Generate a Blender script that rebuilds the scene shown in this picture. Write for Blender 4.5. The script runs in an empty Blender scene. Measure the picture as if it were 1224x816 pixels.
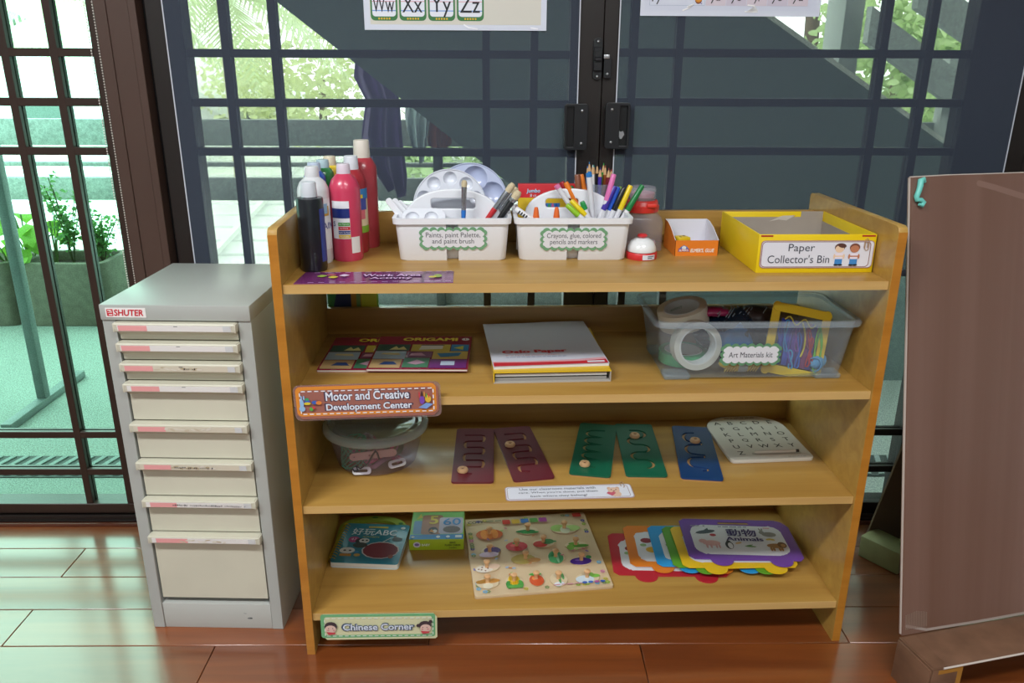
import bpy, bmesh, math, random
from mathutils import Vector, Matrix, Euler
random.seed(7)
PI = math.pi
SC = bpy.context.scene
COL = SC.collection

# ------------------------------------------------------------------ camera
CAM = Vector((0.3834, -1.4647, 1.2362)); YAW, PITCH, ROLL, FPX = 0.0454, 0.3334, 0.0051, 955.73
_f = Vector((math.sin(YAW)*math.cos(PITCH), math.cos(YAW)*math.cos(PITCH), -math.sin(PITCH)))
_r0 = Vector((math.cos(YAW), -math.sin(YAW), 0)); _u0 = _r0.cross(_f)
CR = math.cos(ROLL)*_r0 + math.sin(ROLL)*_u0
CU = -math.sin(ROLL)*_r0 + math.cos(ROLL)*_u0
CF = _f
cd = bpy.data.cameras.new('camera'); cam = bpy.data.objects.new('camera', cd); COL.objects.link(cam)
cd.sensor_fit = 'HORIZONTAL'; cd.sensor_width = 36; cd.lens = FPX/1224*36; cd.clip_start = .02; cd.clip_end = 300
m = Matrix((CR, CU, -CF)).transposed().to_4x4(); m.translation = CAM; cam.matrix_world = m
SC.camera = cam

# ------------------------------------------------------------------ light, exposure
SC.view_settings.view_transform = 'Standard'; SC.view_settings.look = 'None'
SC.view_settings.gamma = 1; SC.view_settings.use_curve_mapping = False
SC.view_settings.exposure = 0.12
SKY = 8.0
wd = bpy.data.worlds.new('overcast_sky'); SC.world = wd; wd.use_nodes = True
bg = wd.node_tree.nodes['Background']; bg.inputs[0].default_value = (.93, .98, 1, 1); bg.inputs[1].default_value = SKY
LAMP_W = 46
ROOM_A = -0.032                                     # the room is turned a little against the bookshelf
RC, RS = math.cos(ROOM_A), math.sin(ROOM_A)
def RV(u, v, z): return Vector((u*RC - v*RS, u*RS + v*RC, z))

# ------------------------------------------------------------------ pixel helpers (1224 x 816)
def ray(px, py): return CF + (px-612)/FPX*CR - (py-408)/FPX*CU
def pt(px, py, z):                                  # pixel on a horizontal surface at height z
    d = ray(px, py); return CAM + d*((z-CAM.z)/d.z)
def pty(px, py, y):                                 # pixel on the plane y
    d = ray(px, py); return CAM + d*((y-CAM.y)/d.y)
def proj(P):
    d = P-CAM; w = d.dot(CF); return (612+FPX*d.dot(CR)/w, 408-FPX*d.dot(CU)/w)
def mpp(P): return (P-CAM).dot(CF)/FPX              # metres per pixel at P
def zat(P, py):                                     # height over P's foot that shows at image row py
    a, b = P.z-.5, P.z+2
    for _ in range(40):
        c = (a+b)/2
        if proj(Vector((P.x, P.y, c)))[1] > py: a = c
        else: b = c
    return (a+b)/2
def quad(tl, tr, br, bl, z):
    A, B, C_, D = [pt(*q, z) for q in (tl, tr, br, bl)]
    c = (A+B+C_+D)/4; X = ((B-A)+(C_-D))/2; Y = ((A-D)+(B-C_))/2
    return c, math.atan2(X.y, X.x), X.length, Y.length

# ------------------------------------------------------------------ materials
def lin(c):
    if isinstance(c, str):
        c = [int(c[i:i+2], 16) for i in (0, 2, 4)]
    c = [x/255 for x in c]
    return tuple(x/12.92 if x <= .04045 else ((x+.055)/1.055)**2.4 for x in c) + (1,)
_M = {}
def M(c, rough=.45, **k):
    key = (c, rough, tuple(sorted(k.items())))
    if key in _M: return _M[key]
    mt = bpy.data.materials.new('paint_%s' % (c,)); mt.use_nodes = True
    n = mt.node_tree.nodes; l = mt.node_tree.links; b = n['Principled BSDF']
    b.inputs['Base Color'].default_value = lin(c); b.inputs['Roughness'].default_value = rough
    b.inputs['Metallic'].default_value = k.get('metal', 0)
    if 'spec' in k: b.inputs['Specular IOR Level'].default_value = k['spec']
    if 'coat' in k: b.inputs['Coat Weight'].default_value = k['coat']; b.inputs['Coat Roughness'].default_value = .12
    if 'sub' in k: b.inputs['Transmission Weight'].default_value = k['sub']
    var = k.get('var', 0)
    if var:                                          # mottled colour
        tc = n.new('ShaderNodeTexCoord'); no = n.new('ShaderNodeTexNoise'); no.inputs['Scale'].default_value = k.get('vs', 12); no.inputs['Detail'].default_value = 5
        mx = n.new('ShaderNodeMix'); mx.data_type = 'RGBA'; mx.blend_type = 'MULTIPLY'
        rp = n.new('ShaderNodeValToRGB'); rp.color_ramp.elements[0].color = (1-var,)*3+(1,); rp.color_ramp.elements[1].color = (1,)*4
        rp.color_ramp.elements[0].position = .3; rp.color_ramp.elements[1].position = .65
        l.new(tc.outputs['Object'], no.inputs['Vector']); l.new(no.outputs['Fac'], rp.inputs[0])
        mx.inputs[0].default_value = 1; mx.inputs[6].default_value = lin(c); l.new(rp.outputs[0], mx.inputs[7]); l.new(mx.outputs[2], b.inputs['Base Color'])
    if 'bump' in k:
        tc = n.new('ShaderNodeTexCoord'); no = n.new('ShaderNodeTexNoise'); no.inputs['Scale'].default_value = k.get('bs', 200); bp = n.new('ShaderNodeBump'); bp.inputs['Strength'].default_value = k['bump']; bp.inputs['Distance'].default_value = k.get('bd', .002)
        l.new(tc.outputs['Object'], no.inputs['Vector']); l.new(no.outputs['Fac'], bp.inputs['Height']); l.new(bp.outputs[0], b.inputs['Normal'])
    _M[key] = mt; return mt
def wood(name, c0, c1, axis, rough=.35, coat=0., scale=1., rnd=0., coat_ior=1.5, coat_rough=.1):
    mt = bpy.data.materials.new(name); mt.use_nodes = True
    n = mt.node_tree.nodes; l = mt.node_tree.links; b = n['Principled BSDF']
    tc = n.new('ShaderNodeTexCoord'); mp = n.new('ShaderNodeMapping'); s = [26*scale]*3; s[axis] = 1.4*scale; mp.inputs['Scale'].default_value = s
    oi = n.new('ShaderNodeObjectInfo'); add = n.new('ShaderNodeVectorMath'); add.operation = 'ADD'
    mul = n.new('ShaderNodeMath'); mul.operation = 'MULTIPLY'; mul.inputs[1].default_value = 37 if rnd else 0
    l.new(oi.outputs['Random'], mul.inputs[0]); l.new(tc.outputs['Object'], mp.inputs[0]); l.new(mp.outputs[0], add.inputs[0]); l.new(mul.outputs[0], add.inputs[1])
    no = n.new('ShaderNodeTexNoise'); no.inputs['Scale'].default_value = 1; no.inputs['Detail'].default_value = 6; no.inputs['Roughness'].default_value = .6; no.inputs['Distortion'].default_value = .6
    l.new(add.outputs[0], no.inputs['Vector'])
    rp = n.new('ShaderNodeValToRGB'); rp.color_ramp.elements[0].position = .3; rp.color_ramp.elements[1].position = .7
    rp.color_ramp.elements[0].color = lin(c0); rp.color_ramp.elements[1].color = lin(c1)
    l.new(no.outputs['Fac'], rp.inputs[0])
    out = rp.outputs[0]
    if rnd:
        hs = n.new('ShaderNodeHueSaturation'); mr = n.new('ShaderNodeMapRange'); mr.inputs[3].default_value = 1-rnd; mr.inputs[4].default_value = 1+rnd
        l.new(oi.outputs['Random'], mr.inputs[0]); l.new(mr.outputs[0], hs.inputs['Value']); l.new(out, hs.inputs['Color']); out = hs.outputs[0]
    l.new(out, b.inputs['Base Color']); b.inputs['Roughness'].default_value = rough
    b.inputs['Coat Weight'].default_value = coat; b.inputs['Coat Roughness'].default_value = coat_rough; b.inputs['Coat IOR'].default_value = coat_ior
    return mt
def clear(name, tint, body, opaque, rough=.1):       # see-through plastic, glass or woven screen: part lets light through, part reflects
    mt = bpy.data.materials.new(name); mt.use_nodes = True
    n = mt.node_tree.nodes; l = mt.node_tree.links; b = n['Principled BSDF']
    b.inputs['Base Color'].default_value = lin(body); b.inputs['Roughness'].default_value = rough
    tr = n.new('ShaderNodeBsdfTransparent'); tr.inputs[0].default_value = lin(tint)
    mx = n.new('ShaderNodeMixShader'); mx.inputs[0].default_value = opaque
    l.new(tr.outputs[0], mx.inputs[1]); l.new(b.outputs[0], mx.inputs[2]); l.new(mx.outputs[0], n['Material Output'].inputs[0])
    return mt
def glass(name, tint, speck=0.):
    mt = bpy.data.materials.new(name); mt.use_nodes = True
    n = mt.node_tree.nodes; l = mt.node_tree.links; n.remove(n['Principled BSDF'])
    tr = n.new('ShaderNodeBsdfTransparent'); gl = n.new('ShaderNodeBsdfGlossy'); gl.inputs['Roughness'].default_value = .02; fr = n.new('ShaderNodeFresnel'); fr.inputs[0].default_value = 1.45
    mx = n.new('ShaderNodeMixShader'); tr.inputs[0].default_value = lin(tint)
    if speck:                                        # dried drops and dust on the pane
        tc = n.new('ShaderNodeTexCoord'); no = n.new('ShaderNodeTexNoise'); no.inputs['Scale'].default_value = 330; no.inputs['Detail'].default_value = 1.5
        rp = n.new('ShaderNodeValToRGB'); t = lin(tint); k = 1-speck
        rp.color_ramp.elements[0].color = (t[0]*k, t[1]*k, t[2]*k, 1); rp.color_ramp.elements[1].color = t
        rp.color_ramp.elements[0].position = .38; rp.color_ramp.elements[1].position = .6
        l.new(tc.outputs['Object'], no.inputs['Vector']); l.new(no.outputs['Fac'], rp.inputs[0]); l.new(rp.outputs[0], tr.inputs[0])
    l.new(fr.outputs[0], mx.inputs[0]); l.new(tr.outputs[0], mx.inputs[1]); l.new(gl.outputs[0], mx.inputs[2]); l.new(mx.outputs[0], n['Material Output'].inputs[0])
    return mt

# ------------------------------------------------------------------ objects
def tag(o, label=None, cat=None, group=None, kind=None):
    if label: o['label'] = label
    if cat: o['category'] = cat
    if group: o['group'] = group
    if kind: o['kind'] = kind
    return o
def thing(name, label, cat, loc=(0, 0, 0), rotz=0, group=None, rot=None):
    o = bpy.data.objects.new(name, None); COL.objects.link(o); o.empty_display_size = .02
    o.location = loc; o.rotation_euler = rot if rot else (0, 0, rotz)
    return tag(o, label, cat, group)
def link(name, me, mat=None, parent=None, loc=(0, 0, 0), rot=(0, 0, 0)):
    o = bpy.data.objects.new(name, me); COL.objects.link(o)
    if mat is not None and not me.materials: me.materials.append(mat)
    o.parent = parent; o.location = loc; o.rotation_euler = rot
    return o
def smooth(me, ang=40):
    me.shade_smooth()
    try: me.set_sharp_from_angle(angle=math.radians(ang))
    except Exception: pass
def from_bm(bm, sm=True, ang=40):
    bmesh.ops.recalc_face_normals(bm, faces=bm.faces)
    me = bpy.data.meshes.new('m'); bm.to_mesh(me); bm.free()
    if sm: smooth(me, ang)
    return me
def boxm(x0, y0, z0, x1, y1, z1, bev=0., seg=2, bm=None):
    b = bmesh.new()
    bmesh.ops.create_cube(b, size=1)
    for v in b.verts: v.co = Vector((x0+(v.co.x+.5)*(x1-x0), y0+(v.co.y+.5)*(y1-y0), z0+(v.co.z+.5)*(z1-z0)))
    if bev: bmesh.ops.bevel(b, geom=b.edges[:], offset=bev, segments=seg, profile=.5, affect='EDGES')
    if bm is None: return b
    me = bpy.data.meshes.new('t'); b.to_mesh(me); b.free(); bm.from_mesh(me); bpy.data.meshes.remove(me)
    return bm
def box(name, x0, y0, z0, x1, y1, z1, mat, parent=None, bev=0., seg=2, loc=(0, 0, 0), rot=(0, 0, 0)):
    return link(name, from_bm(boxm(x0, y0, z0, x1, y1, z1, bev, seg)), mat, parent, loc, rot)
def boxes(name, lst, mat, parent=None, bev=0., loc=(0, 0, 0), rot=(0, 0, 0)):
    b = bmesh.new()
    for q in lst: boxm(*q, bev, 1, b)
    return link(name, from_bm(b), mat, parent, loc, rot)
def lathem(prof, n=28, a0=0., a1=2*PI, ex=None, bm=None):
    b = bm or bmesh.new(); full = abs(a1-a0-2*PI) < 1e-6; k = n if full else n+1
    rings = []
    for r, z in prof:
        if r < 1e-6: rings.append([b.verts.new((0, 0, z))]*k)
        else: rings.append([b.verts.new((r*math.cos(a0+(a1-a0)*i/n), r*math.sin(a0+(a1-a0)*i/n), z)) for i in range(k)])
    for A, B in zip(rings, rings[1:]):
        for i in range(n):
            j = (i+1) % k
            q = []
            for v in (A[i], A[j], B[j], B[i]):
                if v not in q: q.append(v)
            if len(q) > 2:
                try: b.faces.new(q)
                except ValueError: pass
    return b
def lathe(name, prof, mat, parent=None, n=28, loc=(0, 0, 0), rot=(0, 0, 0), ang=45, a0=0., a1=2*PI):
    return link(name, from_bm(lathem(prof, n, a0, a1), True, ang), mat, parent, loc, rot)
def tubem(path, r, n=8, bm=None, closed=False, radii=None):
    b = bm or bmesh.new(); P = [Vector(p) for p in path]; k = len(P); rings = []; up = None
    for i in range(k):
        if closed: t = P[(i+1) % k]-P[i-1]
        else: t = P[min(i+1, k-1)]-P[max(i-1, 0)]
        t.normalize()
        if up is None: up = Vector((0, 0, 1)) if abs(t.z) < .9 else Vector((1, 0, 0))
        s = t.cross(up).normalized(); up = s.cross(t).normalized()
        rr = radii[i] if radii else r
        rings.append([b.verts.new(P[i]+rr*(math.cos(2*PI*j/n)*s+math.sin(2*PI*j/n)*up)) for j in range(n)])
    for i in range(k if closed else k-1):
        A, B = rings[i], rings[(i+1) % k]
        for j in range(n): b.faces.new((A[j], A[(j+1) % n], B[(j+1) % n], B[j]))
    if not closed: b.faces.new(rings[0][::-1]); b.faces.new(rings[-1])
    return b
def tube(name, path, r, mat, parent=None, n=8, closed=False, radii=None, loc=(0, 0, 0), rot=(0, 0, 0)):
    return link(name, from_bm(tubem(path, r, n, None, closed, radii), True, 60), mat, parent, loc, rot)
def prismm(outs, t, bev=0.):                         # outlines (holes allowed) in XY, from z=0 to z=t
    cu = bpy.data.curves.new('p', 'CURVE'); cu.dimensions = '2D'; cu.fill_mode = 'BOTH'; cu.extrude = max(t/2-bev, 1e-5); cu.bevel_depth = bev; cu.bevel_resolution = 1
    for o in outs:
        s = cu.splines.new('POLY'); s.points.add(len(o)-1)
        for p, q in zip(s.points, o): p.co = (q[0], q[1], 0, 1)
        s.use_cyclic_u = True
    o = bpy.data.objects.new('p', cu); me = bpy.data.meshes.new_from_object(o); bpy.data.objects.remove(o); bpy.data.curves.remove(cu)
    me.transform(Matrix.Translation((0, 0, t/2))); me.materials.clear()
    smooth(me, 35); return me
def prism(name, outs, t, mat, parent=None, loc=(0, 0, 0), rot=(0, 0, 0), bev=0.):
    if not isinstance(outs[0][0], (tuple, list, Vector)): outs = [outs]
    return link(name, prismm(outs, t, bev), mat, parent, loc, rot)
def rr(x0, y0, x1, y1, r, n=4):
    p = []
    for cx, cy, a in ((x1-r, y1-r, 0), (x0+r, y1-r, 90), (x0+r, y0+r, 180), (x1-r, y0+r, 270)):
        for i in range(n+1):
            t = math.radians(a+90*i/n); p.append((cx+r*math.cos(t), cy+r*math.sin(t)))
    return p
def ell(cx, cy, rx, ry, rot=0., n=18):
    c, s = math.cos(rot), math.sin(rot)
    return [(cx+rx*math.cos(2*PI*i/n)*c-ry*math.sin(2*PI*i/n)*s, cy+rx*math.cos(2*PI*i/n)*s+ry*math.sin(2*PI*i/n)*c) for i in range(n)]
def stroke(path, w, n=6):                            # outline of a thick line
    L, R_ = [], []; k = len(path)
    for i in range(k):
        a = Vector(path[max(i-1, 0)]); b = Vector(path[min(i+1, k-1)]); t = (b-a).normalized(); nn = Vector((-t.y, t.x))*w/2
        p = Vector(path[i]); L.append(tuple(p+nn)); R_.append(tuple(p-nn))
    def cap(p, q, c):
        a0 = math.atan2(p[1]-c[1], p[0]-c[0]); return [(c[0]+w/2*math.cos(a0-PI*i/n), c[1]+w/2*math.sin(a0-PI*i/n)) for i in range(1, n)]
    return L + cap(L[-1], R_[-1], path[-1]) + R_[::-1] + cap(R_[0], L[0], path[0])
def scallop(w, h, nx, ny, b):
    p = []; n = 6
    def side(a, c, k):
        ax, ay = a; cx, cy = c; dx, dy = (cx-ax)/k, (cy-ay)/k; L = math.hypot(dx, dy); nx_, ny_ = dy/L, -dx/L
        for i in range(k):
            for j in range(n):
                t = j/n; bmp = b*math.sin(PI*t)**.7 if 0 < t < 1 else 0
                p.append((ax+dx*(i+t)+nx_*bmp, ay+dy*(i+t)+ny_*bmp))
    x, y = w/2-b, h/2-b
    side((-x, -y), (x, -y), nx); side((x, -y), (x, y), ny); side((x, y), (-x, y), nx); side((-x, y), (-x, -y), ny)
    return p
class Print:                                         # flat coloured shapes printed on a surface
    def __init__(s): s.v = []; s.f = []; s.c = []; s.m = []; s.z = 0
    def add(s, pts, col, step=True, rough=.4):
        i = len(s.v); s.v += [(p[0], p[1], s.z) for p in pts]; f = list(range(i, i+len(pts)))
        ar = sum(pts[k-1][0]*pts[k][1]-pts[k][0]*pts[k-1][1] for k in range(len(pts)))
        s.f.append(f if ar > 0 else f[::-1])
        mt = M(col, rough)
        if mt not in s.m: s.m.append(mt)
        s.c.append(s.m.index(mt))
        if step: s.z += .00006
        return s
    def rect(s, x0, y0, x1, y1, c): return s.add([(x0, y0), (x1, y0), (x1, y1), (x0, y1)], c)
    def ell(s, cx, cy, rx, ry, c, rot=0., n=14): return s.add(ell(cx, cy, rx, ry, rot, n), c)
    def build(s, name, parent, z=0., loc=(0, 0, 0), rot=(0, 0, 0)):
        me = bpy.data.meshes.new(name); me.from_pydata([(x, y, q+z) for x, y, q in s.v], [], s.f)
        for mt in s.m: me.materials.append(mt)
        me.polygons.foreach_set('material_index', s.c)
        o = link(name, me, None, parent, loc, rot)
        if name in ('board_print', 'cover_print', 'label_print', 'drawing'): o['kind'] = 'stuff'   # printed specks too small to pick apart
        return o
def textm(body, w=None, h=None, bold=0., size=None, shear=0., space=1., lines=1.):
    cu = bpy.data.curves.new('t', 'FONT'); cu.body = body; cu.align_x = 'CENTER'; cu.align_y = 'CENTER'; cu.shear = shear; cu.resolution_u = 3
    cu.space_character = space; cu.space_line = lines
    o = bpy.data.objects.new('t', cu); me = bpy.data.meshes.new_from_object(o); bpy.data.objects.remove(o); bpy.data.curves.remove(cu)
    me.materials.clear()
    xs = [v.co.x for v in me.vertices]; ys = [v.co.y for v in me.vertices]
    if not xs: return me
    cx, cy = (min(xs)+max(xs))/2, (min(ys)+max(ys))/2; W_, H_ = max(xs)-min(xs), max(ys)-min(ys)
    if size: sx = sy = size
    else:
        sx = w/W_ if w else h/H_; sy = h/H_ if h else sx
    if bold:                                         # thicken the strokes by laying shifted copies together
        bm = bmesh.new()
        for k in range(7):
            q = me.copy(); rb_ = bold if k else 0
            q.transform(Matrix.Translation((rb_*math.cos(k*PI/3), rb_*math.sin(k*PI/3), k*.00004))); bm.from_mesh(q); bpy.data.meshes.remove(q)
        me = bpy.data.meshes.new('t'); bm.to_mesh(me); bm.free()
    me.transform(Matrix.Diagonal((sx, sy, 1, 1)) @ Matrix.Translation((-cx, -cy, 0)))
    return me
def text(body, mat, parent, loc=(0, 0, 0), rot=(0, 0, 0), name='lettering', **k):
    return link(name, textm(body, **k), mat, parent, loc, rot)
def stext(body, c, parent, x, y, z, w=None, h=None, rotz=0, **k):
    return text(body, M(c, .5), parent, (x, y, z), (0, 0, rotz), w=w, h=h, **k)
def otext(body, c, oc, parent, x, y, z, w, h=None, bold=.02, ob=.05, rotz=0, **k):   # lettering with an outline
    a = textm(body, w=w, h=h, bold=bold, **k); b_ = textm(body, bold=bold+ob, w=w*1.03, h=(h*1.12 if h else None), **k)
    link('lettering_outline', b_, M(oc, .5), parent, (x, y, z), (0, 0, rotz))
    return link('lettering', a, M(c, .5), parent, (x, y, z+.0005), (0, 0, rotz))
def fine_print(c, parent, x, y, z, w, h):               # a line of print too small to read in the photograph
    pr = Print(); p = -w/2; rg_ = random.Random(int(w*1e5))
    while p < w/2-h*.5:
        L = min(h*rg_.uniform(1.2, 3.6), w/2-p); pr.add([(x+p, y-h*.32), (x+p+L, y-h*.32), (x+p+L, y+h*.32), (x+p, y+h*.32)], c, False); p += L+h*.6
    o = pr.build('fine_print', parent, z); o['kind'] = 'stuff'; return o
def room(o): o.rotation_euler.z = ROOM_A; return o
UP = (PI/2, 0, 0)                                    # local XY drawing -> upright, facing the viewer (-y)
def PV(px, py, v):                                  # pixel on the upright room plane v -> (u, v, z)
    d = ray(px, py); n = Vector((-RS, RC, 0)); P = CAM + d*((v-CAM.dot(n))/d.dot(n))
    return Vector((P.x*RC+P.y*RS, v, P.z))
# ------------------------------------------------------------------ shared materials
FRAME = M('35261f', .38, var=.15, vs=6)
FRAME_D = M('1d1715', .4)  # shaded copy of the frame brown for the inner doors; also the dark track
JAMB = M('4d3931', .45, var=.12, vs=5)
BLACK = M('14161a', .4); STEEL = M('b9bcc0', .3, metal=.8)
GLASS_G = glass('green_tinted_glass', (172, 228, 206), .22)
GLASS_N = glass('dusty_glass', (212, 232, 226), .22)
WALLM = M('b6b8ba', .8, bump=.1); CEILM = M('f2f1ec', .9)
FLOORW = wood('varnished_floor_wood', '5f2b0c', '87471b', 0, .45, 1., .6, .14, 1.7, .17)
FLOOR_SUB = M('2a1208', .5)

# ------------------------------------------------------------------ room shell
FL = room(tag(box('floor', -3, -5, -.06, 4.2, .53, -.018, FLOOR_SUB), kind='structure'))
pm = {}
P0, PW, PL = .03, .128, .955
for k in range(-11, 4):
    v0 = P0+k*PW; v1 = min(v0+PW, .522); off = -.69+(0 if k % 2 == 0 else .477)
    u = off-3*PL
    while u < 4.1:
        a, b_ = max(u, -2.98), min(u+PL, 4.18)
        if b_-a > .05:
            key = (round(b_-a, 3), round(v1-v0, 4))
            if key not in pm: pm[key] = from_bm(boxm(0, 0, -.018, key[0]-.0016, key[1]-.0016, 0, .0012, 1))
            link('plank', pm[key], FLOORW, FL, (a+.0008, v0+.0008, 0))
        u += PL
# floor behind the viewer: the same boards, too far off to be told apart
room(tag(box('floor_rear', -3, -5, -.018, 4.2, P0-11*PW, 0, FLOORW), kind='structure'))
room(tag(box('ceiling', -3, -5, 2.8, 4.2, .65, 2.86, CEILM), kind='structure'))
room(tag(box('wall_left', -3.1, -5, 0, -3, .65, 2.8, WALLM), kind='structure'))
room(tag(box('wall_right', 4.2, -5, 0, 4.3, .65, 2.8, WALLM), kind='structure'))
room(tag(box('wall_rear', -3, -5.1, 0, 4.2, -5, 2.8, WALLM), kind='structure'))
room(tag(boxes('wall_front', [(-3, .54, 2.16, 4.2, .65, 2.8), (-3, .54, 0, -2.74, .65, 2.16), (2.8, .54, 0, 4.2, .65, 2.16)], WALLM), kind='structure'))
room(tag(boxes('trim_1', [(-2.74, .535, -.01, 2.8, .63, .012), (-2.74, .537, .012, 2.8, .543, .026), (-2.74, .556, .012, 2.8, .562, .03), (-2.74, .602, .012, 2.8, .61, .03)], FRAME_D, bev=.001), kind='structure'))
room(tag(box('trim_2', -2.74, .5225, -.018, 2.8, .5345, .009, wood('threshold_wood', '3c1a0e', '5a2c18', 0, .3, .5), bev=.004), kind='structure'))

def door(n, u0, u1, sl, sr, vb, hb, pane_mat, frame_mat=FRAME, d0=.55, d1=.608, cover=None):
    o = room(tag(boxes('door_%d' % n, [(u0, d0, .03, u0+sl, d1, 2.15), (u1-sr, d0, .03, u1, d1, 2.15), (u0+sl, d0, .026, u1-sr, d1, .056), (u0+sl, d0, 2.09, u1-sr, d1, 2.15)], frame_mat, bev=.0015), kind='structure'))
    g = d0+.020; i0, i1 = d0+.004, g-.002
    mv = from_bm(boxm(-.0095, i0, .056, .0095, i1, 2.09, .001, 1, boxm(-.0095, g+.002, .056, .0095, g+.014, 2.09, .001, 1)))
    for u in vb: link('vertical_bar', mv, frame_mat, o, (u, 0, 0))
    mh = from_bm(boxm(u0+sl, i0+.0008, -.0095, u1-sr, i1-.0008, .0095, .001, 1, boxm(u0+sl, g+.0028, -.0095, u1-sr, g+.0132, .0095, .001, 1)))
    for z in hb: link('horizontal_bar', mh, frame_mat, o, (0, 0, z))
    me = bpy.data.meshes.new('pane'); me.from_pydata([(u0+sl, g, .056), (u1-sr, g, .056), (u1-sr, g, 2.09), (u0+sl, g, 2.09)], [], [(0, 1, 2, 3)])
    link('pane', me, pane_mat, o)
    return o
HB = (.154, .268, 1.031, 1.146, 1.258, 1.90, 2.0)
D1 = door(1, -1.62, -.503, .06, .026, (-.737, -.622, -1.33, -1.445), HB, GLASS_G)
D2 = door(2, -.394, .668, .081, .078, (-.219, -.105, .392, .506), HB, GLASS_N, FRAME_D)
D3 = door(3, .669, 1.719, .037, .174, (.742, .85, 1.335, 1.445), [z+.006 for z in HB], GLASS_N, FRAME_D)
D4 = door(4, 1.7195, 2.8, .05, .06, (1.88, 2.0, 2.55, 2.65), HB, GLASS_G, FRAME_D)
D5 = door(5, -2.74, -1.6205, .06, .06, (-2.55, -2.43, -1.93, -1.8), HB, GLASS_G)
po = room(tag(boxes('trim_3', [(-.503, .532, .01, -.475, .62, 2.16), (-.475, .5345, .01, -.425, .62, 2.16), (-.425, .532, .01, -.407, .62, 2.16)], JAMB, bev=.0012), kind='structure'))
room(tag(box('gap_shade', -.407, .575, .01, -.394, .62, 2.16, BLACK), kind='structure'))  # black strip: the shade in the open gap, put into its colour

room(tag(box('added_shade_slab', -4, .65, 2.86, 7, 1.55, 3.0, M('cfccc4', .8)), kind='structure'))  # unseen overhang, added to shade the terrace near the doors
room(tag(box('added_sky_block', 1.5, 1.56, 2.9, 7, 4.6, 3.08, M('b8b6ae', .85)), kind='structure'))  # unseen slab, added to keep sky glare off the floor at right
# handles and latch on the meeting stiles
def pull(d, u0, u1, z0, z1, inner_left, key):
    w = (u1-u0)/2; h = (z1-z0)/2; uc, zc = (u0+u1)/2, (z0+z1)/2
    hd = link('pull_handle', prismm([rr(-w, -h, w, h, .006), rr(-w+.004, -h+.005, -.004 if inner_left else w-.004, h-.005, .003) if inner_left else rr(.004, -h+.005, w-.004, h-.005, .003)], .012, .001), BLACK, d, (uc, .519, zc), UP)
    hd.location.y = .5285
    c = -w/2 if inner_left else w/2
    link('recess', prismm([rr(-w+.004, -h+.005, -.002, h-.005, .003) if inner_left else rr(.002, -h+.005, w-.004, h-.005, .003)], .003), M('0c0d10', .35), hd, (0, 0, .0008))
    for s in (-1, 1): lathe('screw', [(0, .0032), (.0022, .0026), (.0036, .0008), (.0036, 0)], STEEL, hd, 12, ((w*.5 if inner_left else -w*.5), s*h*.72, .012))
    box('mounting_block', (0 if inner_left else -w+.003), -h*.9, -.0225, (w-.003 if inner_left else 0), h*.9, 0, BLACK, hd)
    if key: prism('key', [(-.004, .022), (.003, .016), (.009, .018), (.012, .010), (.006, 0), (.002, 0), (-.002, .008), (-.005, .012)], .003, STEEL, hd, (.006, -.030, .004))
pull(D2, .5795, .6335, 1.043, 1.148, True, False)
pull(D3, .677, .734, 1.046, 1.151, False, True)
lt = link('latch', prismm([rr(-.010, -.046, .010, .046, .009)], .006, .001), BLACK, D2, (.6555, .5495, 1.249), UP)
boxes('latch_body', [(-.010, -.026, .006, .010, .026, .013), (-.008, -.004, .013, .008, .004, .020), (-.008, .004, .013, .008, .018, .0145)], BLACK, lt, bev=.001)
for y in (-.039, .039): lathe('screw', [(0, .0032), (.0022, .0026), (.0034, .0006), (.0034, 0)], STEEL, lt, 12, (0, y, .006))
kp = link('latch_keeper', prismm([rr(-.008, -.027, .008, .018, .003)], .010, .001), BLACK, D3, (.679, .5495, 1.234), UP)
box('bolt', -.010, .016, .004, .004, .025, .012, STEEL, kp, bev=.001)
lathe('screw', [(0, .0032), (.0022, .0026), (.0034, .0006), (.0034, 0)], STEEL, kp, 12, (0, -.018, .010))

# roller blinds of dark see-through fabric
SCREEN = clear('woven_blind_fabric', (255, 250, 240), (60, 70, 86), .70, .85)
def blind(u0, u1, label):
    t = room(thing('roller_blind', label, 'blind', group='dark roller blinds over the doors'))
    bm = bmesh.new(); n = 24; row = []
    for k in range(2):
        row.append([bm.verts.new((u0+(u1-u0)*i/n, .5435+.0008*math.sin(i*.9), (.74, 2.3)[k])) for i in range(n+1)])
    for i in range(n): bm.faces.new((row[0][i], row[0][i+1], row[1][i+1], row[1][i]))
    link('fabric', from_bm(bm), SCREEN, t)
    for u in (u0, u1): box('side_edge', u-.0013, .5425, .74, u+.0013, .5442, 2.3, M('c8ccd6', .6), t)
    box('bottom_bar', u0, .5380, .725, u1, .5475, .742, M('3a3f48', .4), t, bev=.003)
    tube('roller_tube', [(u0-.01, .515, 2.31), (u1+.01, .515, 2.31)], .028, M('d8d8d8', .5), t, 14)
    for q in (u0-.014, u1+.010): box('bracket', q, .50, 2.27, q+.004, .54, 2.35, STEEL, t)
    return t
blind(-.350, .6105, 'dark navy see-through roller blind left of the centre stile')
blind(.7035, 1.672, 'dark navy see-through roller blind right of the centre stile')
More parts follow.
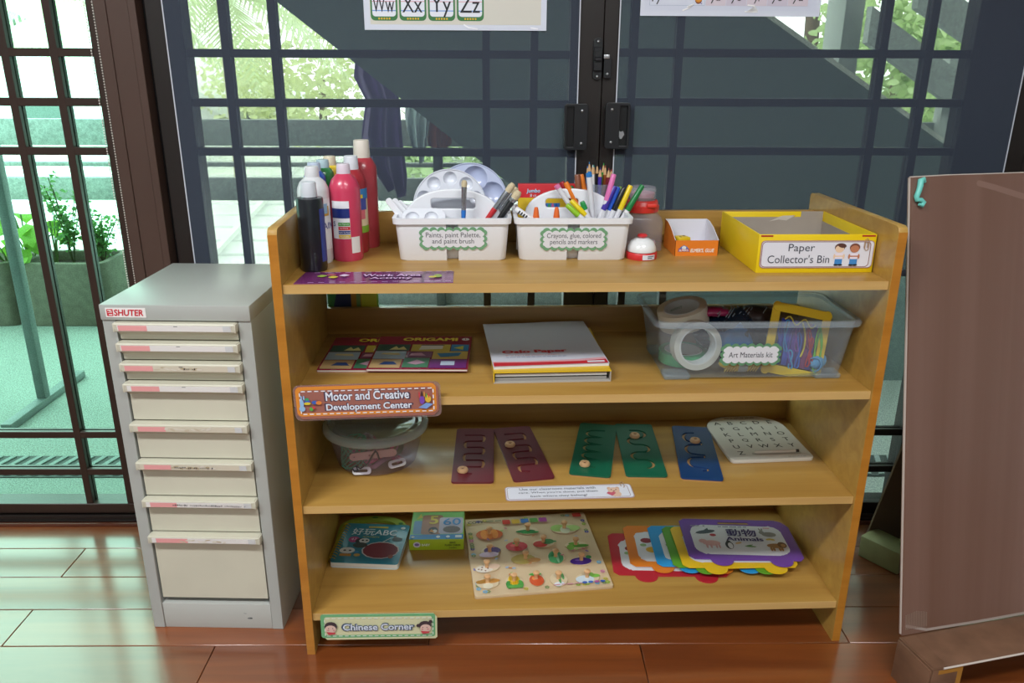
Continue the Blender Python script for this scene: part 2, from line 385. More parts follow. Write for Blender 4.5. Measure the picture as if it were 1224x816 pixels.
# bead chains in front of the left door's stile
def chain(u, label):
    t = room(thing('bead_chain', label, 'chain', group='blind bead chains'))
    b = bmesh.new(); z = .35
    while z < 2.25:
        bmesh.ops.create_icosphere(b, subdivisions=1, radius=.0019, matrix=Matrix.Translation((u+.0006*math.sin(z*3), .545, z))); z += .0062
    o = link('beads', from_bm(b, False), M('e8e4dc', .4), t); o['kind'] = 'stuff'
    tube('cord', [(u, .545, .35), (u, .545, 2.25)], .0005, M('bbb4aa', .6), t, 5)
    box('chain_guide', u-.006, .5455, 2.24, u+.006, .5498, 2.27, M('d8d8d8'), t)
chain(-.5285, 'white bead chain along the glass edge of the left door')
chain(-.510, 'white bead chain beside the brown door jamb')

# ------------------------------------------------------------------ ceiling lamps
def ceiling_lamp(u, v, label, power=1., w=1.2, d=.3):
    t = thing('ceiling_lamp', label, 'lamp', RV(u, v, 2.8), ROOM_A, 'ceiling lamps')
    box('housing', -w/2, -d/2, -.06, w/2, d/2, 0, M('eeeeee', .5), t, bev=.006)
    mt = bpy.data.materials.new('lamp_diffuser'); mt.use_nodes = True; b = mt.node_tree.nodes['Principled BSDF']; b.inputs['Base Color'].default_value = (1, 1, 1, 1); b.inputs['Emission Color'].default_value = (1, .97, .92, 1); b.inputs['Emission Strength'].default_value = 3
    box('diffuser', -w/2+.02, -d/2+.02, -.066, w/2-.02, d/2-.02, -.06, mt, t)
    ld = bpy.data.lights.new('lamp_light', 'AREA'); ld.shape = 'RECTANGLE'; ld.size = w*.95; ld.size_y = d*.9; ld.energy = LAMP_W*power; ld.color = (.955, .985, 1)
    lo = bpy.data.objects.new('lamp_light', ld); COL.objects.link(lo); lo.parent = t; lo.location = (0, 0, -.075)
ceiling_lamp(-.95, -1.5, 'long white ceiling lamp to the left in front of the bookshelf', 1.35)
ceiling_lamp(1.1, -1.6, 'long white ceiling lamp to the right in front of the bookshelf', .75)
ceiling_lamp(-.6, -3.6, 'long white ceiling lamp at the rear of the room, left', .5)
ceiling_lamp(1.6, -3.6, 'long white ceiling lamp at the rear of the room, right', .5)

# ------------------------------------------------------------------ outside: terrace, railing, stair
TURF = M('9fa9a1', .95, var=.45, vs=160, bump=.6, bs=260, bd=.01)
room(tag(box('terrace_floor', -7, .65, -.15, 7, 3.1, -.05, TURF), kind='structure'))
CONC = M('7d8280', .85, var=.25, vs=40)
def tr(name, label, cat, u, v, z, group=None): return thing(name, label, cat, RV(u, v, z), ROOM_A, group)
g = tr('drain_grate', 'long slatted drain grate set in the terrace floor by the doors', 'drain', 0, .97, -.05)
box('frame', -5, -.075, 0, 5, .075, .003, M('39403e', .7), g)
b = bmesh.new()
for i in range(220):
    x = -4.9+i*.0445
    f = [b.verts.new(q) for q in ((x, -.066, .007), (x+.018, -.066, .007), (x+.058, .066, .007), (x+.04, .066, .007))]
    f2 = [b.verts.new((q.co.x, q.co.y, .003)) for q in f]
    b.faces.new(f)
    for j in range(4): b.faces.new((f[j], f[(j+1) % 4], f2[(j+1) % 4], f2[j]))
o = link('slats', from_bm(b, False), M('7b8683', .7), g); o['kind'] = 'stuff'
RAIL = M('b4bab7', .85, var=.35, vs=60)
g = tr('terrace_railing', 'grey railing with broad level boards round the terrace', 'railing', 0, 2.95, -.05)
for z0, z1 in ((.58, .70), (.76, .782), (.87, 1.005)):
    box('board', -6.5, -.025, z0, 6.5, .025, z1, RAIL, g, bev=.003)
for u in (-5.4, -3.3, PV(523, 170, 2.9).x, 3.6, 5.4): box('post', u-.025, -.075, 0, u+.025, -.0255, 1.0, M('3d4442', .7), g, bev=.003)
box('kerb', -6.5, -.05, 0, 6.5, .10, .08, CONC, g, bev=.004)
# staircase climbing to the left outside the doors
g = tr('outdoor_staircase', 'dark concrete staircase rising to the left outside the doors', 'staircase', 0, 1.75, -.05)
SLAB = M('74817e', .9, var=.2, vs=50)
low = lambda u: 1.148-.766*u+.05
prism('stringer_wall', [(-1.7, low(-1.7)), (1.55, 0), (3.2, 0), (3.2, .50), (2.9, .55), (1.42, 1.455), (-.5, 2.63), (-1.7, 3.4)], .14, SLAB, g, (0, .14, 0), UP)
prism('wall_cap', [(3.2, .50), (2.9, .55), (1.42, 1.455), (-.5, 2.63), (-.5, 2.65), (1.42, 1.475), (2.9, .57), (3.2, .52)], .14, M('f6f2ea', .8), g, (0, .14, 0), UP)
nst = 17
for i in range(nst):
    u1 = 3.0-i*.235; z = (i+1)*.17
    box('step', u1-.26, .142, z-.20 if i else 0, u1, 1.05, z, CONC, g, bev=.004)
def slope_beam(name, u0, z0, u1, z1, h, v0, v1, mt):
    prism(name, [(u0, z0), (u1, z1), (u1, z1+h), (u0, z0+h)], v1-v0, mt, g, (0, v1, 0), UP)
for (xa, ya), (xb, yb_) in (((1040, 28), (1160, 118)), ((1100, -14), (1180, 42))):
    A = PV(xa, ya, 2.81); B = PV(xb, yb_, 2.81); sl_ = (B.z-A.z)/(B.x-A.x); ue = A.x+1.5
    slope_beam('rail_board', A.x, A.z-.04, ue, A.z-.04+sl_*1.5, .17, 1.06, 1.12, RAIL)
A = PV(1140, 110, 2.9); box('rail_post', A.x-.06, 1.125, 0, A.x+.06, 1.2, A.z+.25, M('c4c8c6', .8), g, bev=.004)
A = PV(1008, 30, 2.95); B = PV(1031, 30, 2.95); box('column', A.x, 1.2, 0, B.x, 1.45, 4.0, M('a4a9a6', .85), g, bev=.004)
# cloths hung to dry behind the stair
cl = room(tag(tube('clothes_line', [(-.15, 2.4, 1.42), (.6, 2.4, 1.40), (1.5, 2.4, 1.42)], .003, M('cccccc')), 'thin clothes line strung behind the outdoor staircase', 'clothes line'))
def cloth(name, label, pxs, col, v, ztop, ph):
    bm = bmesh.new(); n = 22; rows = []
    pts = [PV(x0, y, v) for x0, x1, y in pxs]; pts2 = [PV(x1, y, v) for x0, x1, y in pxs]
    pts = [Vector((pts[0].x+.04, v, ztop))]+pts; pts2 = [Vector((pts2[0].x-.02, v, ztop))]+pts2
    for k, (A, B) in enumerate(zip(pts, pts2)):
        r_ = []
        for i in range(n+1):
            s = i/n; P = A.lerp(B, s); am = .012+.012*k
            r_.append(bm.verts.new((P.x, v+am*math.sin(s*15+ph+.3*k), P.z+.02*math.sin(s*5+ph)*(k > 2))))
        rows.append(r_)
    for A, B in zip(rows, rows[1:]):
        for i in range(n): bm.faces.new((A[i], A[i+1], B[i+1], B[i]))
    bmesh.ops.solidify(bm, geom=bm.faces[:], thickness=.003)
    me = from_bm(bm); o = link(name, me, M(col, .9, var=.2, vs=9)); room(o)
    return tag(o, label, 'cloth', 'cloths hung outside')
cloth('hanging_cloth', 'dark purple cloth hanging outside below the staircase', [(422, 470, 92), (436, 478, 120), (430, 482, 165), (440, 488, 205), (462, 487, 232)], '8d7ca6', 2.4, 1.42, .4)
cloth('hanging_cloth', 'pale grey cloth hanging outside beside the purple one', [(484, 520, 115), (483, 515, 140), (486, 512, 162), (496, 508, 190)], 'dfe8ea', 2.45, 1.42, 1.3)
cloth('hanging_cloth', 'small brown cloth hanging outside by the railing post', [(512, 545, 130), (509, 543, 155), (512, 540, 176)], 'a87860', 2.5, 1.42, 2.2)
# T-footed metal stand on the terrace
g = tr('metal_stand', 'dark metal stand with a long flat foot on the terrace', 'stand', -1.39, 1.5, -.05)
box('post', -.018, -.018, .03, .018, .018, 1.75, M('6f7a79', .5, var=.2), g, bev=.003)
box('foot', -.02, -.26, 0, .02, .29, .03, M('6f7a79', .5, var=.2), g, bev=.003)
box('top_arm', -.5, -.015, 1.72, .0, .015, 1.75, M('454f4e', .5, var=.2), g, bev=.003)

# planters and plants
def leaf_mesh(w, l, cup=.2):
    v = [(0, 0, 0), (-w*.45, l*.35, cup*w), (0, l*.4, 0), (w*.45, l*.35, cup*w), (-w*.3, l*.75, cup*w*.5), (0, l*.78, -.02*l), (w*.3, l*.75, cup*w*.5), (0, l, -.1*l)]
    f = [(0, 2, 1), (0, 3, 2), (1, 2, 5, 4), (2, 3, 6, 5), (4, 5, 7), (5, 6, 7)]
    return v, f
def leaves(name, mat, parent, spots, w, l, loc=(0, 0, 0), cup=.2, kind=True):
    V, F = [], []; lv, lf = leaf_mesh(w, l, cup)
    for p, e, s in spots:
        R_ = Euler(e).to_matrix(); i = len(V)
        V += [tuple(Vector(p)+R_ @ (Vector(q)*s)) for q in lv]; F += [tuple(i+k for k in f) for f in lf]
    me = bpy.data.meshes.new(name); me.from_pydata(V, [], F); smooth(me, 80)
    o = link(name, me, mat, parent, loc)
    if kind: o['kind'] = 'stuff'
    return o
def leafm(c, tr_=.35):
    mt = bpy.data.materials.new('leaf_'+c); mt.use_nodes = True; n = mt.node_tree.nodes; l = mt.node_tree.links; b = n['Principled BSDF']
    b.inputs['Base Color'].default_value = lin(c); b.inputs['Roughness'].default_value = .5
    t = n.new('ShaderNodeBsdfTranslucent'); cc = lin(c); t.inputs[0].default_value = (min(1, cc[0]*1.35), min(1, cc[1]*1.4), min(1, cc[2]*1.2), 1)
    mx = n.new('ShaderNodeMixShader'); mx.inputs[0].default_value = tr_; l.new(b.outputs[0], mx.inputs[1]); l.new(t.outputs[0], mx.inputs[2]); l.new(mx.outputs[0], n['Material Output'].inputs[0])
    return mt
def planter(u0, u1, v0, v1, label):
    t = tr('planter', label, 'planter', (u0+u1)/2, (v0+v1)/2, -.05, 'planters on the terrace')
    w, d = (u1-u0)/2, (v1-v0)/2
    link('trough', prismm([rr(-w, -d, w, d, .05), rr(-w+.025, -d+.025, w-.025, d-.025, .03)], .33, .006), M('6f6a5c', .9, var=.3, vs=25), t)
    prism('soil', rr(-w+.025, -d+.025, w-.025, d-.025, .03), .28, M('30261c', .95), t)
planter(-3.0, -2.06, 2.5, 2.82, 'weathered concrete planter at the far left of the terrace')
planter(-2.02, -1.58, 2.5, 2.82, 'small weathered concrete planter with rounded ends on the terrace')
rnd = random.Random(3)
def broad_plant(u, v, label, n, h, s, col):
    t = tr('leafy_plant', label, 'plant', u, v, .22, 'potted plants on the terrace')
    sp = []; bm = bmesh.new()
    for i in range(n):
        a = rnd.uniform(0, 2*PI); R_ = rnd.uniform(.03, .16); z = h*rnd.uniform(.45, 1); p = (R_*math.cos(a), R_*math.sin(a)*.6, z)
        tubem([(0, 0, 0), (p[0]*.4, p[1]*.4, z*.6), p], .004, 5, bm)
        sp.append((p, (rnd.uniform(-.9, .1), rnd.uniform(-.3, .3), a-PI/2), rnd.uniform(.7, 1.1)))
    link('stems', from_bm(bm), leafm('5f7d3a'), t)
    lm = leafm(col); lv, lf = leaf_mesh(s, s*1.15, .15); me = bpy.data.meshes.new('leaf'); me.from_pydata(lv, [], lf); smooth(me, 80); me.materials.append(lm)
    for p, e, sc in sp:
        o = link('leaf', me, None, t, p, e); o.scale = (sc,)*3
PU = lambda x, v: PV(x, 300, v).x
broad_plant(PU(33, 2.66), 2.66, 'broad-leaved green plant in the far left planter', 11, .30, .12, '7fae3c')
broad_plant(PU(8, 2.6), 2.6, 'low broad-leaved plant drooping over the far left planter', 7, .16, .12, '86b544')
broad_plant(PU(66, 2.66), 2.66, 'light green broad-leaved plant between the two planter bushes', 7, .27, .10, '9bc257')
def bushy(u, v, label, h, r, n, col, s=.03):
    t = tr('bushy_plant', label, 'plant', u, v, .22, 'potted plants on the terrace')
    bm = bmesh.new(); sp = []
    for i in range(9):
        a = rnd.uniform(0, 2*PI); tip = Vector((r*math.cos(a)*rnd.uniform(.3, 1), r*math.sin(a)*.6, h*rnd.uniform(.6, 1)))
        tubem([(0, 0, 0), (tip.x*.3, tip.y*.3, tip.z*.5), tip], .0025, 4, bm)
        for k in range(n//9):
            q = rnd.uniform(.3, 1); p = Vector((tip.x*q*q, tip.y*q*q, tip.z*q))+Vector([rnd.gauss(0, .018) for _ in range(3)])
            sp.append((tuple(p), (rnd.uniform(-1, 1), rnd.uniform(-1, 1), rnd.uniform(0, 6.3)), rnd.uniform(.6, 1.2)))
    link('stems', from_bm(bm), leafm('4d5a30'), t); leaves('foliage', leafm(col), t, sp, s*.8, s)
bushy(PU(86, 2.66), 2.66, 'tall fine-leaved bush in the small planter, left', .48, .13, 330, '5a8a48')
bushy(PU(122, 2.66), 2.66, 'fine-leaved bush in the small planter, right', .36, .15, 380, '5a8a48')

# ------------------------------------------------------------------ beyond the terrace
ro = room(tag(box('ground', -40, 3.2, -3.2, 40, 60, -3, M('7b8a62', .95, var=.3, vs=1)), kind='structure'))
rf = tr('neighbour_roof', 'pale tiled roof of the house beyond the terrace railing', 'roof', 0, 3.6, -3)
ROOFM = M('eef1ee', .75, var=.12, vs=5)
nr = 18
rowm = from_bm(boxm(-9, 0, 0, 5, .47, .05, .008, 1))
for i in range(nr):
    y = i*.42; z = 2.15+i*.052
    link('tile_row', rowm, ROOFM, rf, (0, y, z), (.055, 0, 0))
for i in range(11): box('roof_rib', -8.8+i*1.3, 0, 2.22, -8.74+i*1.3, 7.6, 2.27, ROOFM, rf, rot=(.123, 0, 0))
box('house_wall', -9, .6, 0, 5, 7.6, 2.15, M('d9d6cc', .9), rf)
# white gabled house, upper left
gu = PV(40, 60, 13)
gh = tr('gabled_house', 'white gabled house seen at the upper left through the glass', 'house', gu.x, 13, -3)
prism('gable_wall', [(-3.0, 0), (3.0, 0), (3.0, gu.z+2.1), (0, gu.z+3.5), (-3.0, gu.z+2.1)], 5, M('f6f7f5', .9), gh, (0, 5, 0), UP)
prism('roof', [(-3.5, gu.z+1.85), (0, gu.z+3.6), (3.5, gu.z+1.85), (3.5, gu.z+2.05), (0, gu.z+3.8), (-3.5, gu.z+2.05)], 5.8, M('e6eae8', .8), gh, (0, 5.3, 0), UP)
prism('window', [(-.5, gu.z+1.0), (.5, gu.z+1.0), (.5, gu.z+2.2), (-.5, gu.z+2.2)], .05, M('5f6f6c', .3), gh, (0, 0, 0), UP)
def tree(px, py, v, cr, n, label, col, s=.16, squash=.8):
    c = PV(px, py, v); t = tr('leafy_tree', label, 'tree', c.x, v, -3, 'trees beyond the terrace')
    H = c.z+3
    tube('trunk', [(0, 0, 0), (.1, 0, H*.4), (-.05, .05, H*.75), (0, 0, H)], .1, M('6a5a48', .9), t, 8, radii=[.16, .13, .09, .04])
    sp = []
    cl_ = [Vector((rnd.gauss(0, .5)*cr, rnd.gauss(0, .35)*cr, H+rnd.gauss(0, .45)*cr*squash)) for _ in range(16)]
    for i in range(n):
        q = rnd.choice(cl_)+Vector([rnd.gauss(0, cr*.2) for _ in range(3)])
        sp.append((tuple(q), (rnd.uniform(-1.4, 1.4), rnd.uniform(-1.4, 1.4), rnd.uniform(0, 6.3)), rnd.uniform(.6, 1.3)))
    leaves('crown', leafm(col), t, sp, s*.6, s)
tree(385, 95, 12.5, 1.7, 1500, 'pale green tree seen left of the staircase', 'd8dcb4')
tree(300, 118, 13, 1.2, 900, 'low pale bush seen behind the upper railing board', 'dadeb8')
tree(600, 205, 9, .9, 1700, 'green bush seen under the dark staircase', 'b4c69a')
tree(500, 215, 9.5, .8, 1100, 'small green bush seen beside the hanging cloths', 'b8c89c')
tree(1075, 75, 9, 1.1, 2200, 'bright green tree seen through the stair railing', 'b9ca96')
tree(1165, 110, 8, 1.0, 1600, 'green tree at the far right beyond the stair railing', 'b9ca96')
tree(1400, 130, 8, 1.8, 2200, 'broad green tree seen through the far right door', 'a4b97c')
tree(1330, -230, 9.5, 2.6, 4200, 'tall dark green tree beyond the right end of the terrace', '7f9a60', .42)  # out of view, added to hide sky from the floor's reflection
tree(1020, -420, 12, 2.4, 3200, 'tall green tree high above the staircase', '8aa46a', .42)  # second added tree, crown above the frame, cuts off more sky
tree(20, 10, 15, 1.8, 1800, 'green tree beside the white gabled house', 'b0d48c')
def palm(px, py, v, L, label, n=13, lean=0):
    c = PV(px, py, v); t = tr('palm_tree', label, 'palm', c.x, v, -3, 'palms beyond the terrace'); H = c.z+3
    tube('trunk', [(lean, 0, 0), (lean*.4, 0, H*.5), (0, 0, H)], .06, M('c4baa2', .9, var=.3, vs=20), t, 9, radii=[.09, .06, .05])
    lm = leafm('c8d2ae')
    for i in range(n):
        a = 2*PI*i/n+rnd.uniform(-.2, .2); el = rnd.uniform(-.1, .9); V, F = [], []; K = 13; pr = []
        for k in range(K+1):
            s = k/K; r_ = L*s; z = H+L*(math.sin(el)*s-.75*s*s); pr.append(Vector((r_*math.cos(a)*math.cos(el)*.9, r_*math.sin(a)*math.cos(el)*.9, z)))
        for k in range(2, K+1):
            tdir = (pr[k]-pr[k-1]).normalized(); side = tdir.cross(Vector((0, 0, 1))).normalized()
            for sg in (-1, 1):
                for q in (0, .5):
                    b0 = pr[k-1].lerp(pr[k], q); ln = L*.34*math.sin(PI*min(1, (k+q)/K*.85+.12)); tip = b0+side*sg*ln*.75+tdir*ln*.5+Vector((0, 0, -ln*.35)); wv = tdir*.028
                    j = len(V); V += [b0-wv, b0+wv, tip]; F.append((j, j+1, j+2))
        me = bpy.data.meshes.new('frond'); me.from_pydata([tuple(q) for q in V], [], F); o = link('frond', me, lm, t)
palm(262, -14, 8.5, 1.8, 'tall palm with drooping fronds seen through the left blind')
palm(105, -30, 9.5, 1.9, 'palm with long fronds beside the brown door jamb')
palm(322, -30, 11, 1.7, 'palm seen behind the upper edge of the staircase', 11)
# ------------------------------------------------------------------ bookshelf
Z1, Z2, Z3, Z4 = .843, .6122, .3696, .1034
WOODX = wood('honey_wood_along', '9c7436', 'b18b46', 0, .4, .12)
WOODZ = wood('honey_wood_upright', 'a57d38', 'bc954a', 2, .38, .25)
EDGE = wood('orange_edge_band', 'a3681a', 'ba7c29', 2, .4, .2)
EDGEX = wood('pale_edge_band', 'bd9658', 'cca86a', 0, .45, .1)
W, H, D, T = 1.2, .95, .423, .018
bs = thing('bookshelf', 'honey-coloured wooden bookshelf with four shelves full of classroom materials', 'bookshelf')
side = [(0, 0), (D, 0), (D, H-.004), (D-.006, H), (.012, H), (.004, H-.003), (0, H-.012)]
for x in (0, W-T):
    s = prism('side_panel', [(q[0], q[1]) for q in side], T, WOODZ, bs, (x, 0, 0), (PI/2, 0, PI/2), bev=.0006)
    me = from_bm(boxm(-.0012, 0.0004, .0005, .0002, H-.011, T-.0004)); link('edge_band', me, EDGE, s)
for i, z in enumerate((Z1, Z2, Z3, Z4)):
    s = box('shelf', T, .006, z-.018, W-T, D-.019 if i else .384, z, WOODX, bs, bev=.0008)
    box('edge_band', T+.0005, .005, z-.0176, W-T-.0005, .0064, z-.0004, EDGEX, s)
box('back_rail', T, .3845, Z1-.018, W-T, .4025, .914, WOODX, bs, bev=.0015)
for z in (Z2, Z3, Z4): box('back_rail', T, D-.0185, z-.018, W-T, D-.001, z+.064, WOODX, bs, bev=.0015)

# ------------------------------------------------------------------ drawer cabinet
CG = M('a9aca8', .38, var=.05, vs=3); CGL = M('b4b6b1', .4); DR = M('c9c6b4', .42, var=.06, vs=8)
CW, CH, CD = .301, .78, .3535
cb = thing('drawer_cabinet', 'grey metal office cabinet with eight beige drawers', 'cabinet', (-.3717, .101, 0), -.063)
boxes('carcass', [(0, .004, 0, .026, CD, CH-.032), (CW-.026, .004, 0, CW, CD, CH-.032), (.026, CD-.02, 0, CW-.026, CD, CH-.032), (.026, .03, .07, CW-.026, CD-.02, .075), (.026, .30, .075, CW-.026, .305, CH-.03)], CG, cb, bev=.0012)
box('top_cap', -.001, 0, CH-.033, CW+.001, CD, CH, CG, cb, bev=.0025)
box('plinth', .0262, .006, 0, CW-.0262, .03, .066, CGL, cb, bev=.001)
lg = prism('logo_plate', rr(.012, CH-.0262, .093, CH-.0065, .001), .0008, M('e6e4e2', .4), cb, (0, -.0002, 0), UP)
RED = 'c21f32'
stext('SHUTER', RED, lg, .0585, CH-.0162, .0012, w=.058, h=.0125, bold=.03, shear=.12)
pr = Print()
pr.add(rr(.0145, CH-.0235, .0275, CH-.009, .002), RED)
pr.rect(.0165, CH-.0125, .0235, CH-.0108, 'e6e4e2'); pr.rect(.0165, CH-.0165, .0255, CH-.0155, 'e6e4e2'); pr.rect(.0185, CH-.0215, .0255, CH-.0195, 'e6e4e2'); pr.rect(.0205, CH-.0143, .0255, CH-.0125, 'e6e4e2')
pr.build('logo_mark', lg, .0011)
zs = [(.7045, .746), (.661, .7035), (.6165, .660), (.5255, .6155), (.4365, .5245), (.3455, .4355), (.256, .3445), (.080, .255)]
for i, (z0, z1) in enumerate(zs):
    h = z1-z0-.002; b = bmesh.new()
    def bar(prof, x0, x1):
        A = [b.verts.new((x0, y, z)) for y, z in prof]; B_ = [b.verts.new((x1, y, z)) for y, z in prof]; k = len(prof)
        for j in range(k): b.faces.new((A[j], A[(j+1) % k], B_[(j+1) % k], B_[j]))
        b.faces.new(A[::-1]); b.faces.new(B_)
    bar([(.008, 0), (.008, h-.030), (.002, h-.024), (-.009, h-.019), (-.0105, h-.0175), (-.012, h-.003), (-.0105, h-.0005), (.02, h-.0005), (.02, 0)], .030, CW-.030)
    d = link('drawer', from_bm(b, True, 30), DR, cb, (0, 0, z0+.001))
    for x in (.0265, CW-.0305): box('handle_end', x, -.012, h-.019, x+.004, .01, h-.001, DR, d, bev=.0015)
    box('drawer_tray', .034, .0202, .004, CW-.034, .29, h-.004, M('8f8e82', .6), d)
    # label strip under its clear cover, on the slanted lip
    lb = link('label_strip', from_bm(boxm(.036, 0, -.0062, CW-.036, .0004, .0062)), M('e4e2e0' if i not in (2, 4, 5) else 'd3ccba', .35), d, (0, -.0118, h-.0103), (.10, 0, 0))
    pr = Print(); pw = .058 if i != 7 else .07
    x0 = .038 if i < 3 else .045
    pr.rect(x0, -.0058, x0+pw, .0058, 'e8a3a4')
    if i in (2, 4, 5, 7):
        for k in range(9): q = .105+k*.011+random.uniform(-.003, .003); pr.add(ell(q, random.uniform(-.003, .003), random.uniform(.004, .009), random.uniform(.0012, .003), random.uniform(-.5, .5), 9), random.choice(['b9a98a', 'c9bfa8', 'ddd8cc']))
    if i in (2, 5, 6):                              # hand-written scrawl, too blurred to read
        a, c_ = {2: (.155, .185), 5: (.11, .19), 6: (.09, .25)}[i]; x = a
        while x < c_:
            if random.random() < .86: pr.add(stroke([(x, -.002+random.uniform(-.001, .0005)), (x+.001, .0026*random.uniform(.3, 1)), (x+.002, -.0015), (x+.003, .001)], .0007, 3), '1c2340')
            x += .0042
    if i < 4: pr.rect(.150, .0040, .158, .0052, '555555')
    pr.build('label_print', lb, .0002, rot=UP)

    box('label_cover', CW-.052, -.0007, -.0062, CW-.037, -.0003, .0062, M('cfd2d4', .15), lb)
pr = Print(); pr.ell(.225, .028, .006, .0022, '6c6e70', .1); pr.ell(.228, .0275, .003, .0016, '4d4f52'); pr.ell(.215, .041, .004, .001, '97999a', -.2)
pr.build('scuff_mark', cb, 0, (0, .0057, 0), UP)

# ------------------------------------------------------------------ painted cardboard stand at the right
CARD = wood('painted_cardboard', '694a3c', '82655a', 1, .32, .5, .18)  # lighter streaks: the board's sheen mixed into its colour
CARD2 = M('785844', .38, var=.3, vs=20)
KRAFT = M('5a4630', .8, var=.15, vs=14); PALE = M('b9ada4', .7)
st = thing('cardboard_stand', 'tall brown painted cardboard board standing on a cardboard base', 'cardboard stand', (1.262, -.113, 0), math.radians(11))
LN = math.atan2(.2, .93)
HB_ = .95
top = [(.012, 0), (.70, 0), (.70, HB_+.004), (.20, HB_+.002), (.10, HB_+.002), (.014, HB_)]
BD = prism('board', top, .012, CARD, st, (0, .012, .099), (PI/2-LN, 0, 0), bev=.0006)
tube('left_edge', [(.012, .002, .006), (.0115, .5, .006), (.0135, HB_, .006)], .0028, PALE, BD, 6)
tube('top_edge', [(.0135, HB_, .006), (.10, HB_+.002, .006), (.20, HB_+.002, .006), (.70, HB_+.004, .006)], .0028, PALE, BD, 6)
b = bmesh.new()
for i in range(13): boxm(.018+i*.0042, .012, .012, .0195+i*.0042, .05-.006*abs(6-i)/6, .0135, 0, 1, b)
o = link('corrugated_ridges', from_bm(b), M('8a7264', .4), BD); o['kind'] = 'stuff'
pr = Print(); pr.add(stroke([(.02, .02), (.07, .004), (.2, .002), (.45, .003), (.7, .003)], .006), 'a3948c')
pr.build('glue_seam', BD, .0123)
pr = Print(); pr.add(stroke([(.17, .935), (.21, .925), (.28, .905)], .012), '83675c'); pr.build('pale_smear', BD, .0123)
hk = tube('putty_hook', [(.040, HB_-.010, .016), (.036, HB_-.004, .017), (.030, HB_-.006, .017), (.029, HB_-.016, .017), (.026, HB_-.026, .017), (.021, HB_-.037, .017), (.022, HB_-.043, .017), (.031, HB_-.044, .018), (.037, HB_-.049, .018), (.033, HB_-.055, .018), (.026, HB_-.052, .018)], .005, M('6fcabf', .35), BD, 9, radii=[.003, .005, .006, .006, .0055, .0055, .005, .0045, .005, .0045, .003])
# base: a low folded box
box('base_top', .004, -.098, .094, .70, .0, .099, CARD2, st, bev=.0008)
box('base_end', .0005, -.096, 0, .006, -.001, .0938, CARD2, st, bev=.0006)
box('base_front', .0065, -.098, .002, .07, -.094, .0938, CARD2, st, bev=.0006)
box('front_patch', .0665, -.0988, .004, .0775, -.0975, .0925, M('a9752a', .7), st)
box('front_patch', .02, -.0988, .083, .0665, -.0982, .0925, M('a9752a', .7), st)
box('base_back', .0065, -.008, 0, .70, -.004, .0938, CARD2, st)
tube('corrugated_edge', [(.0+.05*i/3+.03, -.0985, .0965) for i in range(41)], .0024, M('c4b9b0', .7), st, 6)
box('top_flap', .006, -.0975, .0992, .040, -.004, .1005, CARD2, st)
# strut behind and its taped foot
M4 = (Matrix.Translation((1.262, -.113, 0)) @ Matrix.Rotation(math.radians(11), 4, 'Z')).inverted()
def loc_(P): return M4 @ Vector(P)
Ra = Vector((math.cos(math.radians(11)), math.sin(math.radians(11)), 0))
A = Vector((1.425, .372, .006)); B_ = Vector((1.425, .112, .90))
b = bmesh.new(); q = [A, A+Ra*.34, B_+Ra*.30, B_]
n_ = (q[1]-q[0]).cross(q[3]-q[0]).normalized()*.006
vs_ = [b.verts.new(loc_(p)) for p in q]+[b.verts.new(loc_(p+n_)) for p in q]
for f in ((0, 1, 2, 3), (7, 6, 5, 4), (0, 4, 5, 1), (1, 5, 6, 2), (2, 6, 7, 3), (3, 7, 4, 0)): b.faces.new([vs_[k] for k in f])
link('rear_strut', from_bm(b, False), KRAFT, st)
box('taped_foot', -.055, -.035, 0, .055, .035, .062, M('8d8f63', .5, var=.15, vs=30), st, bev=.004, loc=loc_((1.452, .300, .001)), rot=(0, 0, math.radians(-56-11)))

# picture board standing behind the bookshelf
pb = thing('picture_board', 'colourful green, navy and yellow picture board behind the bookshelf', 'board', (.078, .448, 0), -.01)
box('panel', -.062, -.003, 0, .062, .003, .80, M('2f7a4a', .5), pb)
pr = Print(); pr.add([(-.062, .62), (-.03, .74), (.0, .74), (.0, .60), (-.062, .58)], '1e2f63'); pr.rect(-.005, .60, .02, .76, 'b98a2a'); pr.rect(.02, .58, .062, .78, 'c9cf3c'); pr.rect(.008, .64, .018, .78, '7ba05a'); pr.rect(.058, .58, .0618, .78, '8fd04a')
pr.build('print', pb, 0, (0, -.0032, 0), UP)

